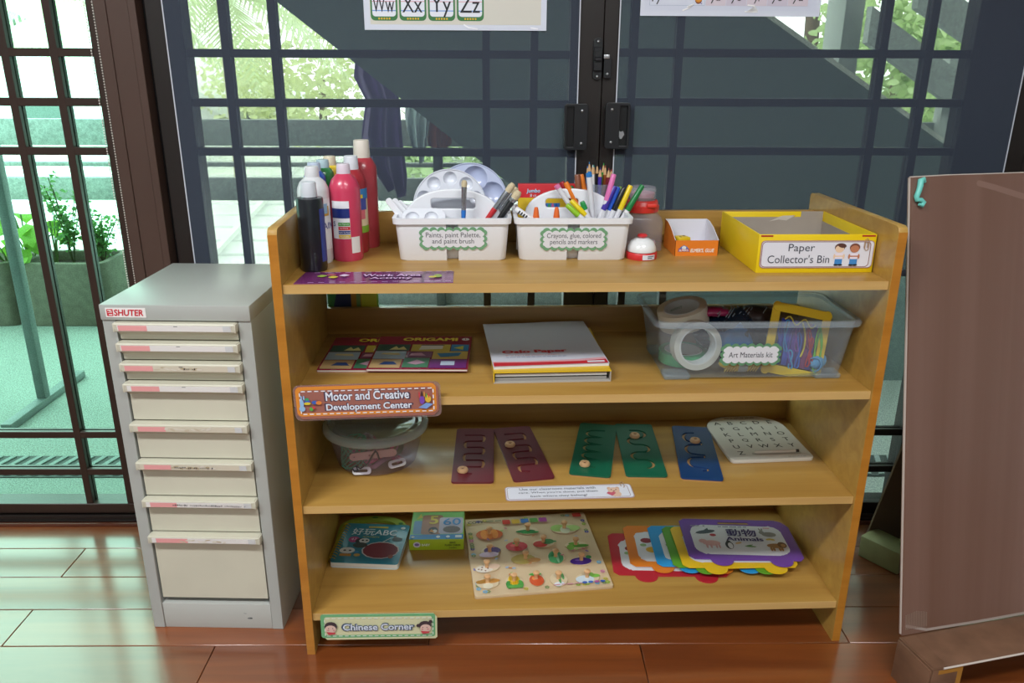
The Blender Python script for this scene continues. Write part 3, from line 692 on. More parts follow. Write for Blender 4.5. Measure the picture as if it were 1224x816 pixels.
# ------------------------------------------------------------------ alphabet posters taped to the blinds
def poster(u0, u1, z0, h, label):
    w = u1-u0; t = thing('alphabet_poster', label, 'poster', RV((u0+u1)/2, .5405, z0), ROOM_A, 'alphabet posters')
    sh = prism('laminated_sheet', [(-w/2, 0), (w/2, 0), (w/2, h), (-w/2, h)], .0008, M('dde3f2', .22, coat=.5), t, (0, 0, 0), UP)
    return t, sh, w
a = PV(436, 35, .54); b_ = PV(653, 37.5, .54)
t, sh, w = poster(a.x, b_.x, (a.z+b_.z)/2, .30, 'laminated poster with letter cards Ww Xx Yy Zz')
pr = Print(); pr.rect(-w/2+.014, .012, w/2-.013, .29, 'd8d6cc'); pr.build('paper', sh, .0009)
for k, s in enumerate(('Ww', 'Xx', 'Yy', 'Zz')):
    x0 = -w/2+w*(8+34.1*k)/217; x1 = x0+w*32/217; xc = (x0+x1)/2
    pr = Print(); pr.add(rr(x0, .020, x1, .105, .010), '3f7d4a'); pr.add(rr(x0+.004, .029, x1-.004, .102, .007), 'e9edf8')
    pr.rect(x0+.004, .0405, x1-.004, .0425, '6f9ee0'); pr.rect(x0+.004, .0605, x1-.004, .0617, 'e08c96'); pr.rect(x0+.004, .083, x1-.004, .096, '5b86c8')
    for j in range(5): pr.ell(xc-.012+.006*j, .0245, .0022, .0022, 'e2b93a', n=8)
    c = pr.build('letter_card', sh, .0010)
    stext(s, '20242c', c, xc-.001, .0555 if s != 'Yy' else .0505, .0016, w=.046 if s != 'Ww' else .050, h=.035 if s != 'Yy' else .045)
pr = Print(); pr.add(stroke([(.02, .012), (.03, .006), (.05, .003)], .003), 'f6f8ff'); pr.add(stroke([(.175, .006), (.19, .004)], .003), 'f6f8ff'); pr.build('tape', sh, .0016)
a = PV(765, 19, .54); b_ = PV(979, 20, .54)
t, sh, w = poster(a.x, b_.x, (a.z+b_.z)/2, .30, 'laminated poster with the syllables ya ye yi yo yu')
pr = Print(); pr.rect(-w/2+.010, .012, w/2-.010, .29, 'd3d9ea'); pr.rect(-w/2+.0205, .0225, -w/2+.148, .10, '9fb0c8'); pr.rect(-w/2+.0212, .0232, -w/2+.1473, .10, 'd6dcec')
for k in range(5): pr.rect(-w/2+.150+.0475*k, .0225, -w/2+.1965+.0475*k, .06, ('d8cdd8', 'cfc8d8')[k % 2])
pr.ell(-w/2+.133, .036, .0085, .010, '7a3a2a'); pr.ell(-w/2+.133, .038, .0085, .009, 'd98b2a'); pr.ell(-w/2+.133, .0385, .0045, .005, 'e8c23a'); pr.add(stroke([(-w/2+.138, .029), (-w/2+.141, .026)], .0015), '7050a0')
pr.build('paper', sh, .0009)
stext('Yy', '20242c', sh, -w/2+.033, .037, .0020, h=.024)
for k, s in enumerate(('ya', 'ye', 'yi', 'yo', 'yu')): stext(s, '20242c', sh, -w/2+.172+.0475*k, .0365, .0020, h=.018)
pr = Print(); pr.add(stroke([(-.11, .012), (-.095, .018), (-.085, .026), (-.1, .020)], .003), 'ffffff'); pr.add(stroke([(.04, .024), (.055, .022), (.05, .015), (.065, .010), (.035, .010)], .003), 'ffffff'); pr.build('tape', sh, .0022)
# ================================================================== things on the top shelf
def cyl_patch(name, r, a0, a1, z0, z1, mat, parent, n=10):
    return lathe(name, [(r, z0), (r, z1)], mat, parent, n, a0=a0, a1=a1)
def paint_bottle(px, py, wpx, ptop, pcap, pneck, label, col, cap_col, cap_w, y_shift=0., name='paint_bottle', style='squeeze'):
    P = pt(px, py, Z1); r = wpx*mpp(P)/2; P = P+Vector((-.1, 1, 0)).normalized()*(r+y_shift)*1.0
    h = zat(P, ptop)-Z1; hc = zat(P, pcap)-Z1; hs = zat(P, pneck)-Z1; rc = cap_w*mpp(P)/2
    t = thing(name, label, 'paint bottle', P, 0, 'paint bottles on the bookshelf')
    if style == 'straight': prof = [(0, 0), (r*.94, 0), (r, .005), (r, hs-.004), (r*.96, hs), (rc*1.02, hs+.001), (rc*.9, hc), (0, hc)]
    else: prof = [(0, 0), (r*.93, 0), (r, .006), (r, hs*.96), (r*.97, hs), (r*.80, hs+(hc-hs)*.5), (rc*1.15, hc-.004), (rc*.9, hc), (0, hc)]
    lathe('body', prof, col if not isinstance(col, str) else M(col, .28, coat=.3), t, 32, ang=50)
    lathe('cap', [(0, h), (rc*.86, h), (rc*.93, h-.002), (rc, hc+.003), (rc, hc-.002), (0, hc-.002)], M(cap_col, .4), t, 24, ang=50)
    return t, r, h, hs
t, r, h, hs = paint_bottle(375, 326, 31.5, 217, 233.5, 236, 'black paint bottle with a white flip cap at the front left', '11161d', 'c9ced6', 18.5, style='straight')
pr = Print()
cyl_patch('label', r+.0004, math.radians(-40), math.radians(25), .02, hs-.02, M('2b3f8f', .4), t)
t, r, h, hs = paint_bottle(379, 316.6, 37, 198.5, 210, 224, 'white paint bottle with a blue-lettered label behind the black bottle', 'd6d8dc', 'd6d8dc', 17)
lb = cyl_patch('label', r+.0004, math.radians(-95), math.radians(-5), .03, hs-.02, M('e3e5ea', .35), t)
cyl_patch('label_stripe', r+.0008, math.radians(-64), math.radians(-52), .03, hs-.03, M('2c3c92', .4), lb)
cyl_patch('label_picture', r+.0008, math.radians(-50), math.radians(-20), hs-.055, hs-.035, M('c79a45', .4), lb)
cyl_patch('label_picture', r+.0010, math.radians(-45), math.radians(-28), hs-.050, hs-.030, M('8fb6d8', .4), lb)
def wrap_text(body, rad, ang, z, hgt, mat, parent):     # lettering bent round a bottle
    me = textm(body, h=hgt)
    for v in me.vertices:
        a = ang+v.co.x/rad; v.co = Vector((rad*math.cos(a), rad*math.sin(a), z+v.co.y))
    return link('lettering', me, mat, parent)
wrap_text('A PAINT', r+.0012, math.radians(-40), hs-.075, .013, M('2c3c92'), lb)
t, r, h, hs = paint_bottle(416, 313, 36.5, 195.5, 206, 222, 'bright pink paint bottle with a white and navy label', 'c83c5c', 'd8cbd8', 16)
A0, A1 = math.radians(-138), math.radians(-68)
lb = cyl_patch('label', r+.0004, A0, A1, hs-.105, hs-.027, M('e6e8ee', .35), t)
cyl_patch('label_band', r+.0008, A0, A1, hs-.062, hs-.042, M('1d2f79', .35), lb)
for k, c in enumerate(('4d9a3f', 'c6202f', '22357f', 'd9b93a')):
    cyl_patch('label_bar', r+.0008, math.radians(-112), math.radians(-69), hs-.078-k*.0085, hs-.071-k*.0085, M(c, .35), lb)
wrap_text('S', r+.001, math.radians(-128), hs-.074, .010, M('1d2f79'), lb)
for k, s in enumerate(('Non Pigments', 'Fast Drying', 'Multi Surface', 'Washable')): wrap_text(s, r+.0012, math.radians(-91), hs-.0745-k*.0085, .0034, M('e6e8ee'), lb)
cyl_patch('sticker', r+.0005, math.radians(-66), math.radians(-30), .018, .052, M('e2e0e0', .4), t)
t, r, h, hs = paint_bottle(425, 303.5, 33, 186, 201, 214, 'red paint bottle with a picture label between pink and tall red bottles', 'a32c36', 'd6dae2', 17)
lb = cyl_patch('label', r+.0004, math.radians(-80), math.radians(10), .045, hs-.018, M('e6d6b0', .35), t)
cyl_patch('label_top', r+.0008, math.radians(-80), math.radians(10), hs-.04, hs-.018, M('3f86c4', .35), lb)
cyl_patch('label_sun', r+.0010, math.radians(-70), math.radians(-40), hs-.045, hs-.03, M('e8cf3a', .35), lb)
cyl_patch('label_figure', r+.0010, math.radians(-66), math.radians(-30), .075, .105, M('d9707a', .35), lb)
cyl_patch('label_figure', r+.0011, math.radians(-60), math.radians(-20), .095, .12, M('4b57a8', .35), lb)
cyl_patch('label_grass', r+.0010, math.radians(-80), math.radians(10), .045, .06, M('86b83a', .35), lb)
paint_bottle(438, 296.5, 33, 167, 187, 198, 'tall plain red paint bottle with a cream cap at the back', 'a83842', 'd9d2c6', 19, -.006)
paint_bottle(382, 308.5, 26, 194, 203, 211, 'blue paint bottle half hidden behind the white one', '2f56b0', 'b3c1d6', 15.5)
paint_bottle(392, 303, 25, 190.5, 199, 206, 'green paint bottle in the second row behind blue', '2f7a44', 'a9c3cc', 15)
paint_bottle(400, 297, 25, 186.5, 196, 202, 'yellow paint bottle at the very back of the bottles', 'e0c33a', 'd8cdb4', 15)

# ---- caddies
WHITE = M('e8eaf0', .35); WHITE2 = M('dde0e8', .35)
def caddy(px0, px1, rx0, rx1, pyb, label, lettering, lpx):
    P = pt((px0+px1)/2, pyb, Z1); mp = mpp(P); wb = (px1-px0)*mp; wt = wb+.026
    dep = .150; h = .092
    c = Vector((P.x, P.y+dep/2, Z1)); t = thing('storage_caddy', label, 'caddy', c, -.01, 'white art caddies on the top shelf')
    def outline(w, d, nw, nd, r):
        x, y = w/2, d/2
        o = rr(-x, -y, x, y, r, 4)                       # order: TR, TL, BL, BR corners
        TR, TL, BL, BR = o[:5], o[5:10], o[10:15], o[15:]
        back = [(nw, y), (nw, y-nd), (-nw, y-nd), (-nw, y)]; front = [(-nw, -y), (-nw, -y+nd), (nw, -y+nd), (nw, -y)]
        return TR+back+TL+BL+front+BR
    bm = bmesh.new(); rings = []
    for z, w, d, nd in ((0, wb-.004, dep-.004, .020), (.003, wb, dep, .020), (h-.012, wt-.014, dep+.02, .012), (h-.012, wt-.004, dep+.03, .0005), (h, wt-.002, dep+.032, .0005), (h, wt-.018, dep+.016, .0005), (h-.014, wt-.020, dep+.012, .014), (.005, wb-.006, dep-.006, .023)):
        rings.append([bm.verts.new((x, y, z)) for x, y in outline(w, d, .0125, nd, .014)])
    k = len(rings[0])
    for A, B in zip(rings, rings[1:]):
        for i in range(k): bm.faces.new((A[i], A[(i+1) % k], B[(i+1) % k], B[i]))
    bm.faces.new(rings[0][::-1]); bm.faces.new(rings[-1])
    link('tray', from_bm(bm, True, 50), WHITE, t)
    return t, c, wb, wt, dep, h
def arch(t, wt, h, hx0, hx1, hz0, hz1, peak, half):
    o = [(-wt/2+.012, .01), (wt/2-.012, .01), (wt/2-.012, h-.03)]
    n = 20
    for i in range(n+1):
        a = PI*i/n; o.append((half*math.cos(a), h-.02+(peak-h+.02)*math.sin(a)**.8))
    o.append((-wt/2+.012, h-.03))
    prism('handle_divider', [o, rr(hx0, hz0, hx1, hz1, .008)], .010, WHITE, t, (0, .005, 0), UP, bev=.0025)
def caddy_label(t, dep, w, h, zc, body, x=0):
    l_ = prism('label', scallop(w, h, 8, 3, .0055), .0012, M('6fa07a', .4), t, (x, -dep/2-.0068, zc), (PI/2+.118, 0, 0))
    prism('label_paper', scallop(w-.012, h-.012, 8, 3, .004), .0004, M('dfdfe6', .4), l_, (0, 0, .0012))
    stext(body, '3a3f4a', l_, 0, 0, .0018, w=w*.80, h=h*.55, lines=.9)
ta, ca, wb, wt, dep, h = caddy(478.5, 605, 469, 612, 311.5, 'white caddy of paint palettes labelled Paints, paint Palette, and paint brush', '', 0)
QA = Vector((ca.x, ca.y, Z1)); arch(ta, wt, h, -.050, .050, zat(QA, 250.5)-Z1, zat(QA, 235.5)-Z1, zat(QA, 227)-Z1, .100)
caddy_label(ta, dep, .142, .050, .049, 'Paints, paint Palette,\nand paint brush', .002)
tb, cb2, wb2, wt2, dep2, h2 = caddy(621, 748, 614.7, 756, 311, 'white caddy of colouring tools labelled Crayons, glue, colored pencils and markers', '', 0)
QB = Vector((cb2.x, cb2.y, Z1)); arch(tb, wt2, h2, -.056, .020, zat(QB, 249)-Z1, zat(QB, 235.5)-Z1, zat(QB, 226.5)-Z1, .098)
caddy_label(tb, dep2, .142, .050, .047, 'Crayons, glue, colored\npencils and markers', .001)

def palette(name, label, P, r, tilt, rotz, wells, ring_r, wr, col, big=False):
    t = thing(name, label, 'palette', P, 0, 'paint palettes in the caddy', rot=(tilt, 0, rotz))
    cs_ = [(ring_r*math.cos(2*PI*k/wells+.3), ring_r*math.sin(2*PI*k/wells+.3)) for k in range(wells)]
    pl_ = prism('plate', [ell(0, 0, r, r, 0, 48)]+[ell(x, y, wr, wr, 0, 20) for x, y in cs_], .004, col, t, bev=.001)
    lathe('raised_edge', [(r*.975, .0035), (r*.985, .006), (r, .006), (r*1.004, .003)], col, pl_, 48)
    for k in range(wells):
        a = 2*PI*k/wells+.3
        lathe('well', [(0, -.45*wr), (wr*.5, -.38*wr), (wr*.85, -.15*wr), (wr*1.0, .0035)], col, t, 20, (ring_r*math.cos(a), ring_r*math.sin(a), 0), ang=60)
    return t
# the two round palettes lean behind the divider
def upright_at(px, py, y, z): P = pty(px, py, y); return P
Pc = pty(538, 246, ca.y+.035)
pal1 = palette('round_palette', 'round white palette with ten small wells leaning behind the caddy handle', (Pc.x, ca.y+.030, Pc.z), .080, PI/2-.2, .0, 10, .060, .0155, M('d4d8e2', .25, coat=.4))
Pc = pty(562, 240, ca.y+.06)
pal2 = palette('flower_palette', 'bluish white petal palette at the back of the paint caddy', (Pc.x, ca.y+.056, Pc.z), .083, PI/2-.2, .0, 6, .051, .028, M('b9c2de', .25, coat=.4))
# small well palette lying in front
P = Vector((ca.x-.062, ca.y-.032, Z1+.082))
t = thing('small_palette', 'small white palette with round wells lying in the front of the paint caddy', 'palette', P, 0, rot=(.9, 0, .05))
prism('plate', [rr(-.045, -.022, .045, .022, .018), ell(-.024, 0, .0155, .0155), ell(.016, 0, .0155, .0155)], .004, WHITE2, t, bev=.001)
for x in (-.024, .016): lathe('well', [(0, -.006), (.008, -.005), (.0135, -.001), (.0155, .0035)], WHITE2, t, 18, (x, 0, 0))
def rod_pts(tip, base, y0, y1):                         # two pixels with their depths, all inside the tray
    return pty(*tip, y0), pty(*base, y0)
def align(o, A, B):                                     # put a thing at A with its +z towards B
    d = (B-A); o.location = A; o.rotation_mode = 'QUATERNION'; o.rotation_quaternion = Vector((0, 0, 1)).rotation_difference(d.normalized()); return d.length
def down(A, B, zmin):                                   # follow A->B on downward to height zmin
    d = B-A
    if abs(d.z) < 1e-6: return B
    k = (zmin-A.z)/d.z; return A+d*k
def brush(label, tip, base, y0, y1, r, bris, ferr, hand, hand_col, band=None):
    A, B = rod_pts(tip, base, y0, y1); E = down(A, B, Z1+.012)
    t = thing('paint_brush', label, 'paint brush', E, group='paint brushes in the caddy'); L = align(t, E, A)
    lathe('bristles', [(0, L), (r*.7, L-.001), (r*1.05, L-bris*.4), (r*.9, L-bris), (0, L-bris)], M('cdbd9c', .9, var=.2, vs=200), t, 14)
    lathe('ferrule', [(r*.93, L-bris+.002), (r*.95, L-bris), (r*.9, L-bris-ferr*.5), (r*.82, L-bris-ferr), (0, L-bris-ferr)], M('a8abb0', .25, metal=.9), t, 14)
    lathe('handle', [(0, 0), (r*.35, .002), (r*.5, (L-bris-ferr)*.4), (r*.85, L-bris-ferr-.004), (r*.8, L-bris-ferr), (0, L-bris-ferr)], M(hand_col, .3), t, 14)
brush('upright paint brush with a bright blue handle in the paint caddy', (555, 215), (554, 260), ca.y-.035, ca.y-.035, .0062, .016, .047, 0, '2a6fc0')
brush('slanting paint brush with a red handle end in the paint caddy', (614, 219), (586, 257), ca.y-.01, ca.y-.03, .0075, .024, .043, 0, 'c02a30')
brush('slanting paint brush with a wide pale tip and black handle', (621, 228), (600, 257), ca.y-.035, ca.y-.045, .0085, .022, .006, 0, '15171a')
brush('paint brush with a silver ferrule between its red and black neighbours', (618, 224), (594, 257), ca.y+.015, ca.y-.015, .007, .018, .04, 0, '9a9da2')
# white plastic sticks at the left of the paint caddy
for k, (tp, bs_) in enumerate((((463, 238), (480, 259)), ((470, 238.5), (488, 259)), ((476, 241), (493, 258)))):
    A, B = rod_pts(tp, bs_, ca.y-.03+.015*k, ca.y-.04+.015*k); E = down(A, B, Z1+.03)
    t = thing('plastic_stick', ('white plastic stick farthest left in the paint caddy', 'middle one of three white plastic sticks in the paint caddy', 'white plastic stick nearest the small palette')[k], 'stick', E, group='white sticks in the caddy'); L = align(t, E, A)
    link('handle', prismm([rr(-.006, 0, .006, L, .005)], .005, .001), WHITE, t, (0, .0025, 0), UP)
# whiteboard-style pen lying between the caddies
A, B = pty(616, 249, cb2.y-.045), pty(631, 259, cb2.y-.045); E = down(A, B, Z1+.068)
t = thing('white_pen', 'white pen with black spots leaning between the two caddies', 'pen', E); L = align(t, E, A)
lathe('barrel', [(0, 0), (.0055, 0), (.006, .002), (.006, L-.002), (.005, L), (0, L)], M('e0dfe2', .3), t, 14)
for k in range(4): lathe('spot_band', [(.0062, L-.012-.006*k), (.0062, L-.009-.006*k)], M('26262a'), t, 8, a0=-2.6, a1=-1.2)

# ---- second caddy's contents
def marker(label, tip, base, y0, y1, r, col, cap_col=None, cap_at='none', cap_len=.018, name='marker_pen', cat='marker'):
    A, B = rod_pts(tip, base, y0, y1); E = down(A, B, Z1+.010)
    t = thing(name, label, cat, E, group='felt markers in the caddy'); L = align(t, E, A)
    Lc = (A-B).length
    lathe('cap', [(0, L), (r*.7, L), (r*.86, L-.002), (r, L-Lc+.012), (r, L-Lc+.004), (0, L-Lc+.004)], M(col, .3), t, 14)
    lathe('barrel', [(r*.9, L-Lc+.006), (r*.9, .004), (r*.5, 0), (0, 0)], M(cap_col or 'dcdce2', .35), t, 14)
x0, y0 = 600, 180; k_ = 1/5.439
def zz(x, y): return (x0+x*k_, y0+y*k_)
yb, ym, yf = cb2.y+.03, cb2.y-.01, cb2.y-.04
marker('pink marker with a white barrel leaning left of the pencil cup', zz(728, 152), zz(678, 335), ym, ym-.012, .0066, 'd971ae')
marker('purple marker leaning right in the crayon caddy', zz(735, 230), zz(655, 395), ym, yf, .0066, '3f2f98')
marker('royal blue marker next to the purple one', zz(757, 236), zz(692, 397), ym+.006, yf+.006, .0064, '2456c4')
marker('black marker between the blue and yellow markers', zz(795, 240), zz(723, 397), ym, yf, .0064, '1c1e22')
marker('lime green marker behind the black one', zz(776, 236), zz(720, 380), ym+.02, yf+.02, .0062, '8dba2c')
marker('yellow marker leaning right near the caddy end', zz(838, 226), zz(762, 392), ym, yf, .0066, 'e6c81e')
marker('dark green marker leaning out at the right end of the caddy', zz(915, 224), zz(810, 398), ym, yf, .0066, '15793f')
marker('brown fat crayon standing among the orange ones', zz(490, 155), zz(503, 350), ym+.015, ym, .0075, '7d4a35', cap_col='7d4a35')
marker('orange crayon to the right of the brown one', zz(514, 155), zz(553, 340), ym+.02, ym+.005, .0066, 'e07a22', cap_col='e07a22')
marker('orange crayon to the left of the brown one', zz(414, 206), zz(468, 318), ym+.01, ym-.01, .0066, 'e07a22', cap_col='e07a22')
marker('dark red crayon beside the handle of the crayon caddy', zz(388, 202), zz(425, 290), ym+.03, ym+.02, .006, 'a32430', cap_col='a32430')
marker('dark green crayon below the left orange crayon', zz(445, 232), zz(492, 320), ym+.025, ym+.01, .0064, '1d7343', cap_col='1d7343')
marker('green marker with white cap near the middle of the crayon caddy', zz(520, 330), zz(545, 392), yf+.01, yf, .0062, '1d8a45')
marker('white marker with pink end leaning left in the crayon caddy', zz(366, 242), zz(374, 254), ym-.012, ym-.015, .0062, 'd87aa8')
marker('yellow marker lying across the front of the crayon caddy', zz(448, 324), zz(550, 425), yf+.008, yf-.01, .0062, 'e2c81c')
marker('lime marker lying lowest across the front of the crayon caddy', zz(420, 352), zz(505, 428), yf, yf-.014, .0062, '8fc22e')
marker('white marker with blue end ring standing in the middle', zz(566, 158), zz(568, 182), ym-.01, ym-.01, .0068, '2a78c0')
# glue sticks
for k, zx in enumerate((223, 356)):
    A = pty(*zz(zx, 365), cb2.y-.045); t = thing('glue_stick', ('orange-tipped glue bottle at the left in the crayon caddy', 'orange-tipped glue bottle near the middle of the crayon caddy')[k], 'glue', (A.x, A.y, Z1+.006), group='glue bottles'); L = A.z-Z1-.006
    lathe('nozzle', [(0, L), (.0035, L-.001), (.0052, L-.008), (.0068, L-.020), (.0072, L-.03), (0, L-.03)], M('e0682a', .35), t, 16)
    lathe('bottle', [(.0075, L-.028), (.015, L-.036), (.015, .003), (.013, 0), (0, 0)], M('e6e6ea', .35), t, 18)
# clear cup of colour pencils
A = pty(*zz(630, 228), cb2.y+.03)
cup = thing('pencil_cup', 'clear plastic cup holding colour pencils in the crayon caddy', 'cup', (A.x, cb2.y+.030, Z1+.006)); L = A.z-Z1
CLEAR = clear('clear_plastic', (236, 240, 246), (205, 212, 222), .16, .08)
CLEARF = clear('frosted_clear_plastic', (226, 234, 242), (196, 206, 216), .30, .25)
lathe('wall', [(0, 0), (.026, 0), (.030, L), (.029, L), (.025, .002)], CLEAR, cup, 24)
pc = ['2a78b8', '2f9a94', '1c1e22', '46309a', '2e9a3c', '9a5226', '7d2430', '3f76c0', 'b03838', 'd8d8d8', '7a4a2a']
ptips = [(568, 72), (597, 92), (620, 86), (640, 108), (662, 80), (674, 96), (696, 112), (556, 98), (715, 118), (590, 92), (705, 125)]
nm_ = ['sky blue', 'teal', 'black', 'violet', 'green', 'brown', 'maroon', 'mid blue', 'red', 'white', 'dark tan']
for k, (tp, c, nm) in enumerate(zip(ptips, pc, nm_)):
    yy = cb2.y+.030+(-.012, .012, .0)[k % 3]; A = pty(*zz(*tp), yy); bx_ = cup.location.x+(A.x-cup.location.x)*.5
    E = Vector((bx_, yy, Z1+.010)); t = thing('colour_pencil', '%s colour pencil point up in the clear cup' % nm, 'pencil', E, group='colour pencils in the clear cup'); L = align(t, E, A)
    r = .0042
    lathe('barrel', [(0, 0), (r, 0), (r, L-.020)], M(c, .35), t, 6, ang=20)
    lathe('sharpened_wood', [(r, L-.020), (r*.95, L-.019), (r*.3, L-.005)], M('c9a377', .7), t, 10)
    lathe('lead', [(r*.32, L-.0055), (r*.1, L), (0, L)], M(c, .5), t, 8)
# flat red crayon box behind the handle
A, B = pty(619, 219, cb2.y+.07), pty(687, 219, cb2.y+.07)
t = thing('crayon_box', 'red and yellow crayon box standing at the back of the crayon caddy', 'box', ((A.x+B.x)/2, cb2.y+.064, Z1+.006), -.01); wv = (B.x-A.x)/2; hv = A.z-Z1-.006
box('carton', -wv, -.008, 0, wv, .008, hv, M('c4202c', .35), t, bev=.001)
pr = Print(); pr.rect(-wv, .02, wv, hv-.030, 'd8b72a'); pr.rect(-.022, .03, .03, hv-.042, '3f7fc4'); pr.ell(.06*.0+.012, hv-.022, .008, .005, 'b58a4a')
for k in range(6): pr.ell(-.018+.008*k, hv-.05, .003, .008, ('c03a4a', 'd88a3a', '5a4aa8', '3a9a6a', 'c86a9a', '2a5ab0')[k], n=10)
bp = pr.build('box_print', t, 0, (0, -.0082, 0), UP)
stext('Jumbo', 'a8cbe6', bp, -.030, hv-.0155, .0012, w=.030, bold=.03, shear=.1); stext('8 ct', 'd8e4f0', bp, -.030, hv-.0245, .0012, w=.014)

# ---- jar, bell, glue box, paper bin
P = pt(770, 301, Z1); jy = P.y+.045
jr = thing('plastic_jar', 'clear square plastic jar with a red screw collar', 'jar', (P.x-.003, jy, Z1))
JH = zat(Vector((P.x, jy, Z1)), 251)-Z1; JT = zat(Vector((P.x, jy, Z1)), 223)-Z1
bm = bmesh.new(); rings = []
for z, hw, rr_ in ((0, .040, .010), (.002, .044, .012), (JH-.022, .044, .012), (JH-.010, .040, .016), (JH, .032, .030)):
    rings.append([bm.verts.new((x, y, z)) for x, y in rr(-hw, -hw, hw, hw, rr_, 5)])
for A, B in zip(rings, rings[1:]):
    n = len(A)
    for i in range(n): bm.faces.new((A[i], A[(i+1) % n], B[(i+1) % n], B[i]))
bm.faces.new(rings[0][::-1])
link('body', from_bm(bm, True, 50), clear('clear_jar', (240, 238, 242), (226, 222, 230), .14, .12), jr)
cl_ = lathe('red_collar', [(.032, JH-.001), (.0385, JH-.001), (.0395, JH+.004), (.0395, JH+.012), (.037, JH+.014), (.036, JH+.022), (.033, JH+.0245), (.030, JH+.0245)], M('c9302a', .35), jr, 36)
box('collar_tab', .004, -.042, JH+.012, .026, -.034, JH+.020, M('d63a30', .35), cl_, bev=.002)
lathe('clear_lid', [(.031, JH+.0245), (.0315, JT-.006), (.029, JT), (0, JT)], clear('clear_lid_plastic', (240, 240, 244), (214, 214, 222), .28, .1), jr, 32)
lathe('pink_insert', [(0, JH+.03), (.027, JH+.03), (.028, JT-.012), (0, JT-.010)], M('c58a9a', .5), jr, 24)
for k in range(7): tag(lathe('jar_bead', [(0, 0), (.008, .002), (.011, .008), (.008, .014), (0, .016)], M(random.choice(['b58a6a', '8f8388', 'a7a0aa', 'c59aa0']), .5), None, 12, (jr.location.x+random.uniform(-.026, .026), jy+random.uniform(-.026, .026), Z1+.003+.001*k)), '%s bead at the bottom of the clear jar' % ('tan flat-sided', 'grey', 'mauve', 'pinkish', 'dull brown', 'pale lilac', 'dark')[k], 'bead', 'beads in the jar')
P = pt(770, 312, Z1); t = thing('call_bell', 'white domed call bell with red button and red base', 'bell', (P.x, P.y+.033, Z1)); mp = mpp(P)
lathe('base', [(0, 0), (.0325, 0), (.0335, .002), (.0335, .013), (.032, .015), (0, .015)], M('cc2f33', .35), t, 40)
lathe('dome', [(.031, .016), (.0315, .018), (.030, .026), (.024, .037), (.014, .043), (0, .045)], M('e2e4e6', .18, coat=.5), t, 40, ang=60)
lathe('button', [(.004, .043), (.010, .046), (.011, .049), (.008, .052), (0, .053)], M('cc2f33', .3), t, 24, ang=60)
lb = cyl_patch('sticker', .0339, math.radians(-97), math.radians(-47), .002, .0125, M('d9dbe4', .4), t, 8)
for z_, a_ in ((.0085, -52), (.0048, -60)): cyl_patch('fine_print', .0343, math.radians(-78), math.radians(a_), z_, z_+.0018, M('5a6070', .5), lb, 6)

P = pt(832, 305.6, Z1); gx = P.x
t = thing('glue_tray', 'orange and white open cardboard tray for glue', 'tray', (gx, P.y, Z1), .0)
ORG = M('dd7a22', .4); WC = M('d9d8e0', .6)
gw, gd, gh0, gh1 = .048, .105, .034, .062
box('front_wall', -gw, 0, 0, gw, .0012, gh0, ORG, t)
sd = [(0, 0), (gd, 0), (gd, gh1), (gd*.75, gh1-.001), (gd*.45, gh1*.86), (gd*.2, gh1*.68), (0, gh0)]
for x, nmx in ((-gw, 'side_wall'), (gw-.0012, 'side_wall')):
    s = prism(nmx, sd, .0012, WC, t, (x, 0, 0), (PI/2, 0, PI/2))
    if x < 0: prism('orange_skin', sd, .0004, ORG, s, (0, 0, -.0004))
box('back_wall', -gw+.0012, gd-.0012, 0, gw-.0012, gd, gh1, WC, t); box('bottom', -gw+.0012, .0012, 0, gw-.0012, gd-.0012, .001, WC, t)
pr = Print(); pr.add(rr(-.040, .0095, -.0165, .0165, .002), '2a4f9a'); pr.add([(-.041, .0095), (-.0155, .0095), (-.021, .020), (-.028, .0235), (-.035, .020)], '3f6ab0'); pr.ell(-.028, .018, .005, .004, 'd8d8dc'); pr.rect(-.039, .0098, -.0175, .0150, 'c23a2a')
lg = pr.build('logo', t, 0, (0, -.0002, 0), UP)
stext("ELMER'S", 'e8e8f0', lg, -.0283, .0124, .0008, w=.019, bold=.03)
stext("ELMER'S, GLUE", 'f0e6dc', lg, .0125, .0115, .0004, w=.052, h=.009, bold=.03, shear=.2)
d = thing('yellow_block', 'small yellow block with black dots inside the glue tray', 'block', (gx-.026, P.y+.030, Z1+.001), .25)
box('cube', -.014, -.014, 0, .014, .014, .036, M('d8b81e', .4), d, bev=.002)
for x, y in ((-.006, -.004), (.006, .004)): lathe('dot', [(0, .0366), (.003, .0364), (.003, .036)], M('222222'), d, 10, (x, y, 0))
d = thing('striped_eraser', 'white eraser with red stripes inside the glue tray', 'eraser', (gx+.014, P.y+.065, Z1+.001), -.5)
box('body', -.018, -.010, 0, .018, .010, .014, M('d2d2da', .5), d, bev=.001)
for x in (-.012, -.004, .004, .012): box('stripe', x-.0015, -.0102, .0002, x+.0015, .0102, .0142, M('b86070', .5), d)

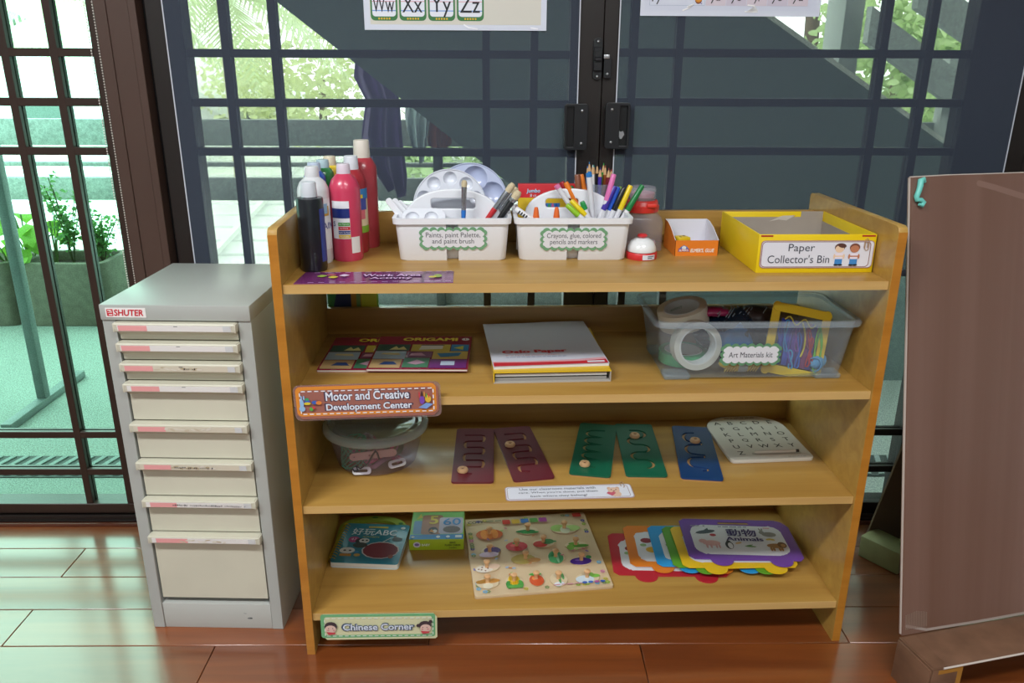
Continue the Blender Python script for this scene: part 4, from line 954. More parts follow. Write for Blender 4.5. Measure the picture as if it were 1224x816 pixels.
t = thing('paper_bin', "yellow open box with the sign Paper Collector's Bin", 'box', (1.0605, .074, Z1), -.012)
YEL = M('e6c60f', .42, var=.06, vs=10); GREY = M('a0968c', .75, var=.08, vs=20)
bw, bdp, bh = .1185, .262, .078
for nmx, q in (('front_wall', (-bw, 0, 0, bw, .003, bh)), ('side_wall', (-bw, .0032, 0, -bw+.003, bdp-.0032, bh)), ('side_wall', (bw-.003, .0032, 0, bw, bdp-.0032, bh)), ('back_wall', (-bw, bdp-.003, 0, bw, bdp, bh))): box(nmx, *q, YEL, t, bev=.0009)
for nmx, q in (('inner_lining', (-bw+.003, .0032, .002, -bw+.0042, bdp-.0032, bh-.006)), ('inner_lining', (-bw+.0042, bdp-.0044, .002, bw-.0042, bdp-.0032, bh-.012)), ('inner_lining', (bw-.0042, .0032, .002, bw-.003, bdp-.0032, bh-.022)), ('inner_lining', (-bw+.0042, .0032, .002, bw-.0042, .0044, bh-.01))): box(nmx, *q, GREY, t)
box('bottom', -bw+.0042, .0044, 0, bw-.0042, bdp-.0044, .002, GREY, t)
box('back_bare_patch', bw-.055, bdp-.0034, bh-.020, bw-.004, bdp+.0004, bh+.0004, GREY, t)
prism('tape_highlight', [(-.01, .0), (.012, .004), (.03, .002), (.05, .014), (.02, .013), (.012, .010)], .0004, M('c4bcb2', .12), t, (.0, bdp-.0046, bh-.022), UP)  # pale patch: the tape's highlight put into its colour
for x0_, x1_ in ((-bw+.004, -bw+.028), (bw-.03, bw-.003)): box('red_corner', x0_, -.0006, bh-.0045, x1_, -.0001, bh-.0015, M('a8241f', .5), t)
sg = prism('sign', rr(-.113, .010, .1155, .066, .008), .0012, M('a77f78', .4), t, (0, -.0003, 0), UP)
prism('sign_paper', rr(-.1115, .0115, .114, .0645, .007), .0003, M('dcdce6', .4), sg, (0, 0, .0011))
prism('sign_line', [rr(-.111, .012, .1085, .064, .008), rr(-.1096, .0134, .107, .0626, .007)], .0002, M('8a5f58', .4), sg, (0, 0, .0013))
stext('Paper', '3a3f4c', sg, -.031, .0495, .0018, w=.053, h=.020); stext("Collector's Bin", '3a3f4c', sg, -.035, .0285, .0018, w=.125, h=.0165)
pr = Print()
for x, hair, skin in ((.046, '6a4a42', 'e8c8a8'), (.076, '7a4a3a', 'b9795a')):
    pr.ell(x, .0520, .0105, .0085, hair); pr.ell(x, .049, .009, .0075, skin); pr.add(rr(x-.009, .0285, x+.009, .041, .004), 'e6dce8'); pr.rect(x-.008, .033, x+.008, .0355, skin); pr.rect(x-.0075, .017, x+.0075, .0285, '3f86c8'); pr.ell(x-.004, .0165, .005, .002, '23262c'); pr.ell(x+.004, .0165, .005, .002, '23262c')
    if x < .06: pr.ell(x+.004, .056, .009, .0045, '5a3a34', -.2)
    pr.ell(x-.0095, .034, .002, .005, skin); pr.ell(x+.0095, .034, .002, .005, skin)
pr.build('drawing', sg, .0016)
tube('paper_clip', [(.094, .052, .003), (.094, .066, .003), (.0985, .071, .003), (.103, .066, .003), (.103, .049, .003), (.0985, .046, .003), (.0955, .049, .003), (.0955, .062, .003), (.098, .064, .003), (.1005, .062, .003), (.1005, .052, .003)], .0008, M('c8a88a', .3, metal=.4), sg, 6)
# purple strip lying on the shelf
c, rz, w, d = quad((367, 325.5), (543, 324), (541, 337.5), (345, 339), Z1+.001)
t = thing('section_strip', 'purple laminated strip reading Work Area Activity lying at the shelf edge', 'sign', (c.x, c.y, Z1), rz)
prism('strip', [(-w/2, -d/2), (w/2, -d/2), (w/2, d/2), (-w/2+.006, d/2)], .0012, M('75336f', .16, coat=.6), t)
pr = Print()
for k in range(14):
    for y in (-d/2+.007, d/2-.006): pr.rect(-w/2+.025+k*.020, y-.001, -w/2+.036+k*.020, y+.001, 'c9a8d8')
for x, y, cc in ((.045, .006, '9cba4a'), (.062, .014, 'a84a58'), (.068, -.004, 'cfc03a'), (.088, .008, 'd8c8e0')): pr.ell(-w/2+x, y, .010, .006, cc, .2, 8); pr.ell(-w/2+x, y, .006, .009, cc, .2, 8)
pr.ell(w/2-.03, .0, .008, .012, '8fa84a'); pr.ell(w/2-.04, -.008, .008, .006, 'cfc03a')
pr.build('print', t, .0014)
otext('Work Area', 'd8b8e0', '4a1f50', t, .03, .010, .0022, .112, .017, bold=.02); otext('Activity', 'd8b8e0', '4a1f50', t, .03, -.014, .0022, .080, .017, bold=.02)
# ================================================================== second shelf
def origami(tl, tr_, br, bl, z, label, rest):
    c, rz, w, d = quad(tl, tr_, br, bl, z); d = .205 if d < .19 else d
    t = thing('origami_book', label, 'book', (c.x, c.y, z), rz, 'origami books'); w2, d2 = w/2, d/2
    box('pages', -w2+.001, -d2+.001, .0005, w2-.001, d2-.001, .0045, M('d8d2c8', .7), t)
    cv = box('cover', -w2, -d2, .0046, w2, d2, .0056, M('8e2440', .22, coat=.4), t)
    box('back_cover', -w2, -d2, 0, w2, d2, .0004, M('8e2440', .3), t)
    pr = Print(); W_ = w2-.004
    cells = [(-W_, .22, -.02*0-.030, .50, '1f4a3a'), (-.026, .20, .062, .50, 'c9b23a'), (.064, .22, W_, .5, '2a86b8'), (-W_, -.12, -.034, .20, '9fb6c4'), (-.030, -.06, .024, .18, '7a2a5a'), (.026, -.12, W_, .20, 'cdb04a'), (-W_, -.48, -.038, -.14, 'b89a6a'), (-.034, -.46, .022, -.08, '3f7a5a'), (.024, -.48, W_, -.14, '6a2470')]
    for a, y0_, b_, y1_, col in cells: pr.rect(a, y0_*d*.72-.028, b_, y1_*d*.72-.028, col)
    sy = lambda q: q*d*.72-.028
    pr.add([(-.075, sy(.26)), (-.035, sy(.26)), (-.045, sy(.40)), (-.055, sy(.32)), (-.062, sy(.42))], 'e0d48a')
    pr.add([(-.008, sy(.26)), (.045, sy(.30)), (.045, sy(.44)), (-.004, sy(.46))], 'e4e0d4'); pr.add([(-.008, sy(.44)), (.05, sy(.44)), (.045, sy(.48)), (-.004, sy(.48))], '2a2420')
    pr.add([(.070, sy(.34)), (.092, sy(.26)), (.092, sy(.44))], 'd8d84a'); pr.add([(-.09, sy(.06)), (-.045, sy(.02)), (-.05, sy(.12)), (-.085, sy(.12))], 'd8c88a')
    pr.add([(-.085, sy(-.36)), (-.045, sy(-.36)), (-.055, sy(-.24)), (-.075, sy(-.24))], '1f3f7a'); pr.add([(-.026, sy(.0)), (.012, sy(.0)), (.0, sy(.12)), (-.022, sy(.10))], 'd09ab0')
    pr.add([(-.025, sy(-.3)), (-.005, sy(-.36)), (.015, sy(-.28)), (-.005, sy(-.16))], 'c8a0b8'); pr.add([(.035, sy(.1)), (.09, sy(.14)), (.085, sy(.0)), (.045, sy(-.06))], '2a7aa8')
    pr.rect(.048, sy(-.38), .078, sy(-.22), 'c0d4e8')
    p_ = pr.build('cover_print', cv, .0058)
    stext('ORIGAMI', 'e2c82a', cv, .012, d2*.78, .0066, w=.125, h=.020, bold=.05)
    if rest: pr = Print(); pr.ell(.094, d2*.80, .009, .009, 'e0d8d8'); pr.build('volume_badge', cv, .0062); stext('1', 'a82438', cv, .094, d2*.80, .0066, h=.010, bold=.03)
    return t
origami((403.7, 406), (510, 405.8), (505, 445), (377, 444.5), Z2, 'origami book partly covered by its twin at the left', False)
origami((457.6, 405), (563.5, 404.5), (559.6, 444.5), (435.5, 443), Z2+.0058, 'origami book lying on top with its whole cover showing', True)
# yellow card folder with sheets, drawing pad on top
c, rz, w, d = quad((597, 392), (704, 389), (729, 456), (595, 459), Z2)
c = Vector((.535, .215, Z2)); w, d, rz = .245, .285, .02
fo = thing('card_folder', 'yellow card box file filled with paper under the drawing pad', 'folder', (c.x, c.y, Z2), rz)
YF = M('d9b21c', .45); GB = M('a9a49c', .7)
box('bottom', -w/2, -d/2, 0, w/2, d/2, .002, GB, fo); box('lid', -w/2, -d/2, .0225, w/2, d/2, .0245, YF, fo)
box('spine', w/2-.002, -d/2, .002, w/2, d/2, .0225, GB, fo); box('left_flap', -w/2, -d/2, .002, -w/2+.002, d/2, .0225, YF, fo)
for k, (z0, z1, col, dx) in enumerate(((.0022, .009, '8d8a86', .004), (.0092, .013, '7d9a86', .010), (.0132, .0175, 'dcdcdc', .002), (.0177, .0205, '5a6a9a', .006))): tag(box('paper_sheaf', -w/2+.004, -d/2+.004+dx, z0, w/2-.008, d/2-.004, z1, M(col, .7), fo))
op = thing('drawing_pad', 'pale grey drawing pad with red lettering lying on the yellow folder', 'pad', (.5285, .238, Z2+.0248), .065)
w, d = .246, .29
box('sheets', -w/2+.001, -d/2+.001, 0, w/2-.001, d/2-.001, .006, M('d6d6da', .7), op)
bm = bmesh.new(); n = 10
g_ = [[bm.verts.new((-w/2+w*i/n, -d/2+d*j/n, .0063+.0015*max(0, math.sin(i*.5+j*.4))*(j/n)*1.2)) for j in range(n+1)] for i in range(n+1)]
for i in range(n):
    for j in range(n): bm.faces.new((g_[i][j], g_[i+1][j], g_[i+1][j+1], g_[i][j+1]))
cv = link('cover', from_bm(bm), M('cdd0dc', .35, coat=.15), op)
pr = Print(); pr.add([(-w/2+.002, -d/2+.002), (w/2-.002, -d/2+.002), (w/2-.002, -d/2+.038), (w/4, -d/2+.030), (-w/4, -d/2+.026), (-w/2+.002, -d/2+.03)], 'd9a3ac'); pr.add([(-w/2+.002, -d/2+.002), (w/2-.002, -d/2+.002), (w/2-.002, -d/2+.026), (w/4, -d/2+.018), (-w/4, -d/2+.020), (-w/2+.002, -d/2+.024)], 'c42a36'); pr.rect(w/2-.045, -d/2+.008, w/2-.008, -d/2+.018, 'd8d8e2')
p_ = pr.build('cover_print', cv, .0066)
stext('Oslo Paper', 'c0202c', cv, -.025, -d/2+.083, .0072, w=.140, h=.022, bold=.05)
stext('9" x 12" | 60 sheets | 80gsm', 'c4606c', cv, -.032, -d/2+.062, .0072, w=.118, h=.007)
fine_print('8a94b8', cv, -.026, -d/2+.051, .0072, .130, .004)

# ---- clear art materials bin
ab = thing('art_bin', 'clear plastic storage bin labelled Art Materials kit', 'storage bin', (.9605, .066, Z2+.0002), -.008)
BINP = clear('frosted_bin_plastic', (236, 242, 246), (204, 214, 222), .20, .2)
def loft(rings_, mat, parent, name, cap=True, ang=50):
    bm = bmesh.new(); R_ = []
    for z, x0_, y0_, x1_, y1_, r_ in rings_: R_.append([bm.verts.new((x, y, z)) for x, y in rr(x0_, y0_, x1_, y1_, r_, 4)])
    for A, B in zip(R_, R_[1:]):
        n = len(A)
        for i in range(n): bm.faces.new((A[i], A[(i+1) % n], B[(i+1) % n], B[i]))
    if cap: bm.faces.new(R_[0][::-1])
    return link(name, from_bm(bm, True, ang), mat, parent)
loft([(.004, -.186, .012, .186, .202, .02), (.006, -.188, .010, .188, .204, .02), (.128, -.207, .002, .207, .218, .022)], BINP, ab, 'walls')
loft([(.120, -.208, .001, .208, .219, .022), (.119, -.216, -.007, .216, .227, .026), (.126, -.217, -.008, .217, .228, .026), (.131, -.214, -.005, .214, .225, .026), (.131, -.207, .002, .207, .218, .022)], BINP, ab, 'rim', False)
for x in (-.188, .132):
    for y in (.009, .165): boxes('foot', [(x, y, 0, x+.056, y+.04, .012)], BINP, ab, bev=.003)
lb = prism('label', scallop(.128, .050, 7, 3, .0055), .0012, M('5f8f6c', .4), ab, (-.012, .0042, .058), (PI/2+.066, 0, .0))
prism('label_paper', scallop(.116, .038, 7, 3, .004), .0004, M('d9dbe2', .4), lb, (0, 0, .0012)); stext('Art Materials kit', '2f3540', lb, 0, 0, .0018, w=.092, h=.0125)
bx0, by0 = .9605, .066
def roll(label, P, rot, ro, ri, wdt, col, core):
    t = thing('tape_roll', label, 'tape', P, 0, 'tape rolls in the bin', rot=rot)
    lathe('tape', [(ri+.003, 0), (ro, 0), (ro+.0003, wdt*.5), (ro, wdt), (ri+.003, wdt), (ri+.003, 0)], M(col, .4), t, 36)
    lathe('core', [(ri, 0), (ri+.0029, 0), (ri+.0029, wdt), (ri, wdt), (ri, 0)], M(core, .7), t, 36)
    return t
r1 = roll('cream masking tape roll lying tilted on top at the left of the bin', (bx0-.122, by0+.128, Z2+.088), (.10, -.26, 0), .054, .037, .040, 'd8cfbd', 'd4d6d8')
me = textm('AVANT', w=.03, h=.006)
for v in me.vertices: a = math.radians(100)-v.co.x/.037; v.co = Vector((.0368*math.cos(a), .0368*math.sin(a), .022+v.co.y))
link('lettering', me, M('3f7a50'), r1)
roll('translucent cream tape roll standing upright behind the bin front', (bx0-.115, by0+.020, Z2+.066), (-PI/2+.12, .0, .12), .052, .038, .030, 'cfccbf', 'dcdcd8').rotation_euler = (PI/2-.10, 0, .10)
bpy.data.objects['tape_roll.001'].location = (bx0-.118, by0+.062, Z2+.064)
roll('green tape roll lying flat at the bottom of the bin', (bx0-.125, by0+.110, Z2+.009), (0, 0, 0), .053, .038, .024, '2f9a62', 'cfcfc8')
def lump(name, label, cat, P, s, col, parent=None, seed=1, rough=.25, amp=.18, col2=None):
    bm = bmesh.new(); bmesh.ops.create_icosphere(bm, subdivisions=3, radius=1); rg = random.Random(seed); ph = [rg.uniform(0, 6) for _ in range(6)]
    for v in bm.verts:
        c_ = v.co; k = 1+amp*(math.sin(5*c_.x+ph[0])*math.sin(4*c_.y+ph[1])+.7*math.sin(9*c_.z+ph[2])*math.sin(8*c_.x+ph[3])); v.co = Vector((c_.x*s[0]*k, c_.y*s[1]*k, c_.z*s[2]*k))
    o = link(name, from_bm(bm, True, 60), M(col, rough, coat=.5), parent, P)
    return tag(o, label, cat) if not parent else o
t = thing('craft_bag', 'shiny see-through bag of dark blue craft supplies in the bin', 'bag', (bx0-.015, by0+.125, Z2+.006))
lump('bag', '', '', (0, 0, .058), (.082, .058, .056), '14283a', t, 3)
lump('blue_felt', '', '', (-.01, -.044, .055), (.04, .018, .035), '1f6fb0', t, 5, .6)
lump('pink_ribbon', '', '', (-.045, -.01, .112), (.032, .02, .010), 'a02458', t, 6, .4)
lump('dark_yarn', '', '', (.045, .0, .100), (.045, .035, .020), '2a1c18', t, 8, .6)
for k in range(9):
    a = random.uniform(-.05, .05); tube('bag_crease', [(a, -.035, .105+.01*random.random()), (a+.02, -.01, .120), (a+.03, .03, .112)], .0011, M('9aa8b0', .15), t, 5)
def yarn(label, P, r, L, col, band, rz):
    t = thing('yarn_ball', label, 'yarn', P, 0, 'yarn in the bin', rot=(0, PI/2, rz))
    lathe('skein', [(0, -L/2)]+[(r*math.sin(PI*(i+.6)/12.2)**.6, -L/2+L*(i+.5)/12) for i in range(12)]+[(0, L/2)], M(col, .9, bump=.8, bs=300), t, 20)
    for s in (-1, 1):
        for k in range(5): tube('strand', [(r*1.0*math.cos(a), r*1.0*math.sin(a), s*(L*.12+k*L*.055)+.004*math.sin(a*2)) for a in [2*PI*i/14 for i in range(14)]], .0014, M(col, .9), t, 5, closed=True)
    lathe('paper_band', [(r*1.06, -L*.10), (r*1.07, 0), (r*1.06, L*.10)], M(band, .5), t, 20)
    return t
yarn('small yellow yarn skein with a silver band at the bin bottom', (bx0-.018, by0+.040, Z2+.026), .018, .098, 'dcc04a', 'a9b2ba', .02)
yarn('small light blue yarn skein in the right corner of the bin', (bx0+.150, by0+.050, Z2+.022), .015, .05, '5a9ac4', '7ab0d0', .9)
# frame of yellow sticks wound with coloured thread
fr = thing('stick_frame', 'frame of four yellow craft sticks wound with coloured threads', 'craft', pty(914, 441, by0+.030), 0, rot=(PI/2-.30, .22, .03))
SY = M('eac41c', .5)
def stick(x0_, y0_, x1_, y1_, z): 
    L = math.hypot(x1_-x0_, y1_-y0_); a = math.atan2(y1_-y0_, x1_-x0_)
    prism('craft_stick', rr(-.009, -.009, L+.009, .009, .0088, 6), .002, SY, fr, (x0_, y0_, z), (0, 0, a), bev=.0004)
SX, SY_ = .116, .138
stick(0, 0, 0, SY_, 0); stick(SX, 0, SX, SY_, 0); stick(0, .004, SX, .004, .0022); stick(0, SY_-.002, SX, SY_-.002, .0022)
cols = [('2a3fa8', .018, .095, .03), ('2f86c4', .030, .112, .045), ('5a48a8', .044, .10, .02), ('7a3fa0', .056, .105, .05), ('2a5fb8', .064, .09, .015), ('d8c43a', .070, .112, .04), ('b0243a', .086, .10, .022), ('b0243a', .092, .085, .03), ('8a2a60', .078, .112, .06), ('6ab83a', .104, .11, .012), ('3f9ac8', .050, .05, .012), ('6ab83a', .110, .108, .03)]
for k, (c_, x, yt, yb_) in enumerate(cols):
    pts = []
    for i in range(25):
        s = i/24; pts.append((x+.0045*math.sin(s*12+k)+.004*math.cos(2*PI*s), yb_+(yt-yb_)*(.5-.5*math.cos(2*PI*s)), .005+.0012*math.sin(s*9+k)))
    tube('thread_loop', pts, .0017, M(c_, .8), fr, 5)
tube('thread_loop', [(.02+.07*i/14, .112+.008*math.sin(i*.9), .008) for i in range(15)], .0015, M('dcc840', .8), fr, 5)
for x, c_ in ((.022, '27379a'), (.038, '3a4fb0'), (.052, '5a3f9a'), (.066, '3a2f7a'), (.08, '7a2f6a'), (.092, '3a3a8a')): box('wound_thread', x-.0065, .016, .0006, x+.0065, .114, .0030, M(c_, .85, bump=.6, bs=500), fr, bev=.001)

def upright_sign(name, label, tl, tr_, br, bl, y, cat='sign', tilt=0.):
    A, B, C_, D_ = [pty(*q, y) for q in (tl, tr_, br, bl)]
    c = (A+B+C_+D_)/4; X = ((B-A)+(C_-D_))/2; w = X.length; h = ((A-D_).length+(B-C_).length)/2
    t = thing(name, label, cat, (c.x, y, c.z), 0, rot=(PI/2+tilt, -math.atan2(X.z, X.x), 0))
    return t, w, h
def dash(pr, w, h, inset, L, th, col, r=.0):
    n = max(1, round((w-2*inset)/(L*1.6))); 
    for k in range(n):
        x = -w/2+inset+(w-2*inset)*(k+.2)/n
        for y in (-h/2+inset, h/2-inset): pr.rect(x, y-th/2, x+(w-2*inset)/n*.62, y+th/2, col)
    n = max(1, round((h-2*inset)/(L*1.6)))
    for k in range(n):
        y = -h/2+inset+(h-2*inset)*(k+.2)/n
        for x in (-w/2+inset, w/2-inset): pr.rect(x-th/2, y, x+th/2, y+(h-2*inset)/n*.62, col)
ms, w, h = upright_sign('section_sign', 'brown laminated sign reading Motor and Creative Development Center', (352, 462.5), (522.5, 456), (525.5, 495.5), (355.5, 500.5), -.0035)
prism('lamination', rr(-w/2-.004, -h/2-.004, w/2+.005, h/2+.002, .012), .0008, clear('lamination_film', (240, 235, 235), (170, 140, 135), .35, .15), ms, (0, 0, -.001))
pn = prism('panel', [(-w/2+.010, -h/2), (w/2-.010, -h/2), (w/2, -h/2+.010), (w/2, h/2-.010), (w/2-.010, h/2), (-w/2+.006, h/2), (-w/2, h/2-.006), (-w/2, -h/2+.010)], .0012, M('9a6257', .3, coat=.3), ms)
prism('orange_border', [rr(-w/2+.001, -h/2+.006, w/2-.004, h/2-.001, .010), rr(-w/2+.008, -h/2+.013, w/2-.011, h/2-.008, .008)], .0002, M('d98a35', .3), pn, (0, 0, .0012))
pr = Print(); dash(pr, w-.012, h-.014, .0035, .008, .0022, 'e6e4ea')
for x, y, rx, ry, c_ in ((-.118, .0, .004, .010, '8fb6dc'), (-.118, -.011, .006, .006, '8fb6dc'), (-.118, .012, .0015, .005, '8fb6dc'), (-.113, .012, .0015, .005, '8fb6dc'), (-.107, .004, .006, .004, '3a5fb0'), (-.107, .000, .007, .003, 'd8c03a'), (-.107, .009, .004, .003, '3a9a6a'), (-.100, -.012, .004, .004, '5aa84a'), (-.095, -.009, .003, .003, 'c8404a'), (-.092, .002, .006, .004, '3a5fb0'), (-.084, .001, .006, .004, 'd8803a'), (.104, .0, .005, .009, '7a48a8'), (.099, .011, .0012, .007, 'c8404a'), (.104, .013, .0012, .007, '2a2a2a'), (.109, .012, .0012, .006, 'd8a03a'), (.116, .002, .006, .008, 'd8b03a'), (.113, .009, .0012, .005, '5aa84a'), (.118, .009, .0012, .005, 'c8404a')): pr.ell((x-.012 if x < 0 else x+.006)*w/.285, y, rx, ry, c_, n=10)
pr.add([(.102*w/.285, -.016), (.118*w/.285, -.019), (.132*w/.285, -.009), (.118*w/.285, -.006)], '7a9ad0')
pr.build('drawing', pn, .0016)
otext('Motor and Creative', 'dfe6f2', '4a3a50', pn, .001, .0125, .0016, w*.58, .0175, bold=.02, ob=.035); otext('Development Center', 'dfe6f2', '4a3a50', pn, .003, -.0125, .0016, w*.60, .0175, bold=.02, ob=.035)

# ================================================================== third shelf
P = pt(447, 571, Z3); tx, ty = .148, .216
tu = thing('round_tub', 'round clear plastic tub with a lid holding pink and green ribbons', 'tub', (tx, ty, Z3))
TH = .084
TUBP = clear('clear_tub_plastic', (238, 234, 240), (206, 198, 208), .16, .12)
lathe('bowl', [(0, .0005), (.084, .0005), (.090, .004), (.1, TH*.5), (.110, TH-.004), (.112, TH)], TUBP, tu, 48, ang=60)
lathe('lid_rim', [(.104, TH+.010), (.108, TH+.015), (.117, TH+.013), (.1205, TH+.005), (.1195, TH-.001), (.1175, TH-.001), (.117, TH+.004), (.108, TH+.008)], clear('lid_rim_plastic', (225, 230, 225), (196, 204, 198), .42, .15), tu, 48, ang=60)
lathe('lid', [(0, TH+.0085), (.085, TH+.0085), (.088, TH+.011), (.096, TH+.011), (.098, TH+.009), (.105, TH+.012)], clear('lid_plastic', (225, 236, 230), (176, 192, 184), .38, .06), tu, 48, ang=60)
tbx = tu.location
def inside(name, label, cat, path, r, col, n=6, closed=False, rough=.6):
    o = tube(name, [(tx+x, ty+y, Z3+z) for x, y, z in path], r, M(col, rough), None, n, closed); return tag(o, label, cat)
rg = random.Random(5)
g_ = thing('green_elastic', 'coil of green elastic cord inside the round tub', 'cord', (tx-.045, ty-.03, Z3+.004))
for k in range(11): tube('loop', [(.028*math.cos(a)+rg.uniform(-.001, .001), .020*math.sin(a)-.02, .040+.034*math.sin(a+k*.5)+rg.uniform(-.002, .002)) for a in [2*PI*i/20 for i in range(20)]], .0013, M('4f9a7a', .6), g_, 5, closed=True)
g_ = thing('green_ribbon', 'flat green ribbon roll at the right inside the round tub', 'ribbon', (tx+.045, ty-.055, Z3+.058), 0, rot=(PI/2-.3, 0, .4))
for k in range(4): lathe('turn', [(.012+.003*k, 0), (.012+.003*k, .008)], M('4a9a72', .5), g_, 24)
t = thing('pink_strap', 'pale pink strap with two holes inside the round tub', 'strap', (tx-.005, ty-.083, Z3+.050), 0, rot=(PI/2, -.12, 0))
prism('strap_body', [rr(-.045, -.008, .06, .010, .009), ell(-.034, .001, .0025, .0018, 0, 10), ell(0.0, .001, .0025, .0018, 0, 10)], .002, M('c9a3a0', .6), t)
inside('black_cord', 'black zip cord looped inside the front of the round tub', 'cord', [(-.045, -.086, .020), (-.040, -.088, .014), (-.032, -.090, .018), (-.036, -.088, .026), (-.026, -.090, .022), (-.008, -.092, .035), (.002, -.095, .055), (.010, -.097, .068), (.014, -.098, .062), (.017, -.097, .048)], .0022, '26262a')
for k in range(7):
    a = rg.uniform(-.9, .9); z = .008+.006*k
    inside('pink_ribbon', ['wide mauve ribbon lowest in the round tub', 'bright pink ribbon at the front of the round tub', 'pale pink ribbon crossing the round tub', 'rose ribbon curled at the right of the round tub', 'mauve ribbon heaped at the left of the round tub', 'hot pink cord on the tub heap', 'dusty pink ribbon at the back of the round tub'][k], 'ribbon', [(-.058+.002*k+.108*i/11, -.030+.03*math.sin(i*.8+k)+.004*k, z+.006*math.sin(i*1.1+k*2)) for i in range(12)], .0045 if k % 2 else .006, ['b07a96', 'd0487e', 'cf9aae', 'c0648a', 'a87a9a', 'd03a70', 'b88a98'][k])
for k, (x, y, z, rz) in enumerate(((-.025, -.080, .010, .05), (.052, -.070, .022, .5))):
    t = thing('white_buckle', ('white oval buckle at the front bottom of the round tub', 'white oval buckle at the right in the round tub')[k], 'buckle', (tx+x, ty+y, Z3+z), 0, rot=(.9, 0, rz))
    prism('loop', [rr(-.020, -.008, .020, .008, .007), rr(-.014, -.004, .014, .004, .0035)], .004, M('dcdade', .4), t, bev=.0008)
# tracing boards
BIRCH = M('b98c58', .6, var=.15, vs=40)
def serp(kind, n, w, h, m=12):                          # groove paths, top to bottom
    pts = []; y1_ = h/2; st = h/n
    for k in range(n):
        sg = 1 if k % 2 == 0 else -1; y = y1_-k*st
        if kind == 'zig':                               # square meander with eased corners
            pts += [(-sg*w, y), (sg*w*.65, y), (sg*w*.9, y-st*.10), (sg*w, y-st*.3), (sg*w, y-st*.7), (sg*w*.9, y-st*.9)]
        elif kind == 'wave':                            # round S bends
            pts += [(-sg*w*.5, y), (sg*w*.2, y)]+[(sg*(w*.2+w*.8*math.sin(a)), y-st*.5+st*.5*math.cos(a)) for a in [PI*i/8 for i in range(1, 8)]]
        elif kind == 'loops':                           # scallops bulging to one side
            pts += [(w*.7, y-st*.02), (-w*.2, y-st*.06)]+[(-w*.2-w*.9*math.sin(a), y-st*.5+st*.44*math.cos(a)) for a in [PI*i/6 for i in range(1, 6)]]+[(-w*.2, y-st*.93)]
        elif kind == 'curl':                            # scoops with a short step
            pts += [(w*.1, y)]+[(-w*.3-w*.7*math.sin(a), y-st*.38+st*.38*math.cos(a)) for a in [PI*i/7 for i in range(1, 7)]]+[(w*.1, y-st*.78), (w*.75, y-st*.80), (w*.75, y-st*.96)]
    pts.append((w*.3 if kind != 'zig' else pts[-1][0]*.2, y1_-h)); return pts
def tracing(tl, tr_, br, bl, label, col, kind, n, bead):
    c, rz, w, d = quad(tl, tr_, br, bl, Z3+.006); w, d = .092, .272
    Y = (pt(*tl, Z3+.006)+pt(*tr_, Z3+.006)-pt(*bl, Z3+.006)-pt(*br, Z3+.006)); rz = math.atan2(Y.y, Y.x)-PI/2
    if c.y+d/2 > .402: c.y = .402-d/2
    t = thing('tracing_board', label, 'tracing board', (c.x, c.y, Z3), rz, 'tracing boards on the third shelf')
    pth = serp(kind, n, w*.25, d*.72)
    pl = prism('base_plate', rr(-w/2, -d/2, w/2, d/2, .008), .0025, BIRCH, t)
    prism('painted_plate', [rr(-w/2, -d/2, w/2, d/2, .008), stroke(pth, .0075)], .004, M(col, .4, var=.12, vs=5), t, (0, 0, .0025), bev=.0005)
    bx, by = pth[int((len(pth)-1)*bead)]
    k = tag(lathe('wooden_bead', [(0, .0028), (.006, .0028), (.006, .007), (.0115, .0075), (.0128, .011), (.0105, .0155), (.005, .0162), (.0035, .013), (0, .013)], M('c39a70', .5), t, 20, (bx, by, 0), ang=50))
    lathe('bead_hole', [(0, .0133), (.0036, .0133)], M('2a1a10', .8), k, 12)
MR = '5e1826'; GN = '0c5a40'; BL = '0d3566'
tracing((546.5, 512), (590.6, 512), (589, 576), (540, 577), 'maroon tracing board with its wooden bead at the bottom', MR, 'zig', 6, .97)
tracing((592.8, 512.8), (631, 511), (662, 570), (614, 572), 'tilted maroon tracing board with its bead near the middle', MR, 'zig', 6, .36)
tracing((694, 506), (737, 507), (728.6, 570), (681, 566), 'green tracing board with scalloped groove and bead at the bottom', GN, 'loops', 5, .97)
tracing((737, 507), (776, 506), (797.8, 569), (749, 569), 'green tracing board with wavy groove and bead near the top', GN, 'wave', 5, .24)
tracing((803, 508), (847, 509.6), (865, 575), (815, 572), 'dark blue tracing board beside the white alphabet board', BL, 'curl', 3, .24)
# alphabet board
c, rz, w, d = quad((845.6, 502), (934, 502), (962.5, 549), (867, 549), Z3+.008); Y = pt(867, 549, Z3); 
al = thing('alphabet_board', 'white magnetic alphabet board with letters A to Z and a pen', 'alphabet board', (1.058, .282, Z3), .045); w, d = .196, .235
BODY = M('cfcabf', .45)
o = rr(-w/2, -d/2, w/2, d/2, .010, 4)
o = [(w/2-.07+.07*math.cos(a), d/2-.07+.07*math.sin(a)) for a in [PI/2*i/8 for i in range(9)]]+[(-w/2+.07+.07*math.cos(a), d/2-.07+.07*math.sin(a)) for a in [PI/2+PI/2*i/8 for i in range(9)]]+rr(-w/2, -d/2, w/2, d/2, .010, 4)[10:]
pl = prism('plate', o, .009, BODY, al, bev=.0015)
lets = ['ABCDE', 'FGHIJ', 'KLMNO', 'PQRST', 'UVWXY', 'Z']
for i, rw in enumerate(lets):
    for j, ch in enumerate(rw):
        if ch == 'I': me = textm('I', h=.017, bold=.01)
        else: me = textm(ch, h=.017, bold=.01)
        link('letter_groove', me, M('3a3026', .6), pl, (-w/2+.030+j*.034+(.004 if i else 0), d/2-.040-i*.0325, .0093))
fine_print('6a5f50', pl, 0, d/2-.012, .0093, .08, .005)
fine_print('8a8070', pl, .062, -d/2+.008, .0093, .045, .003)
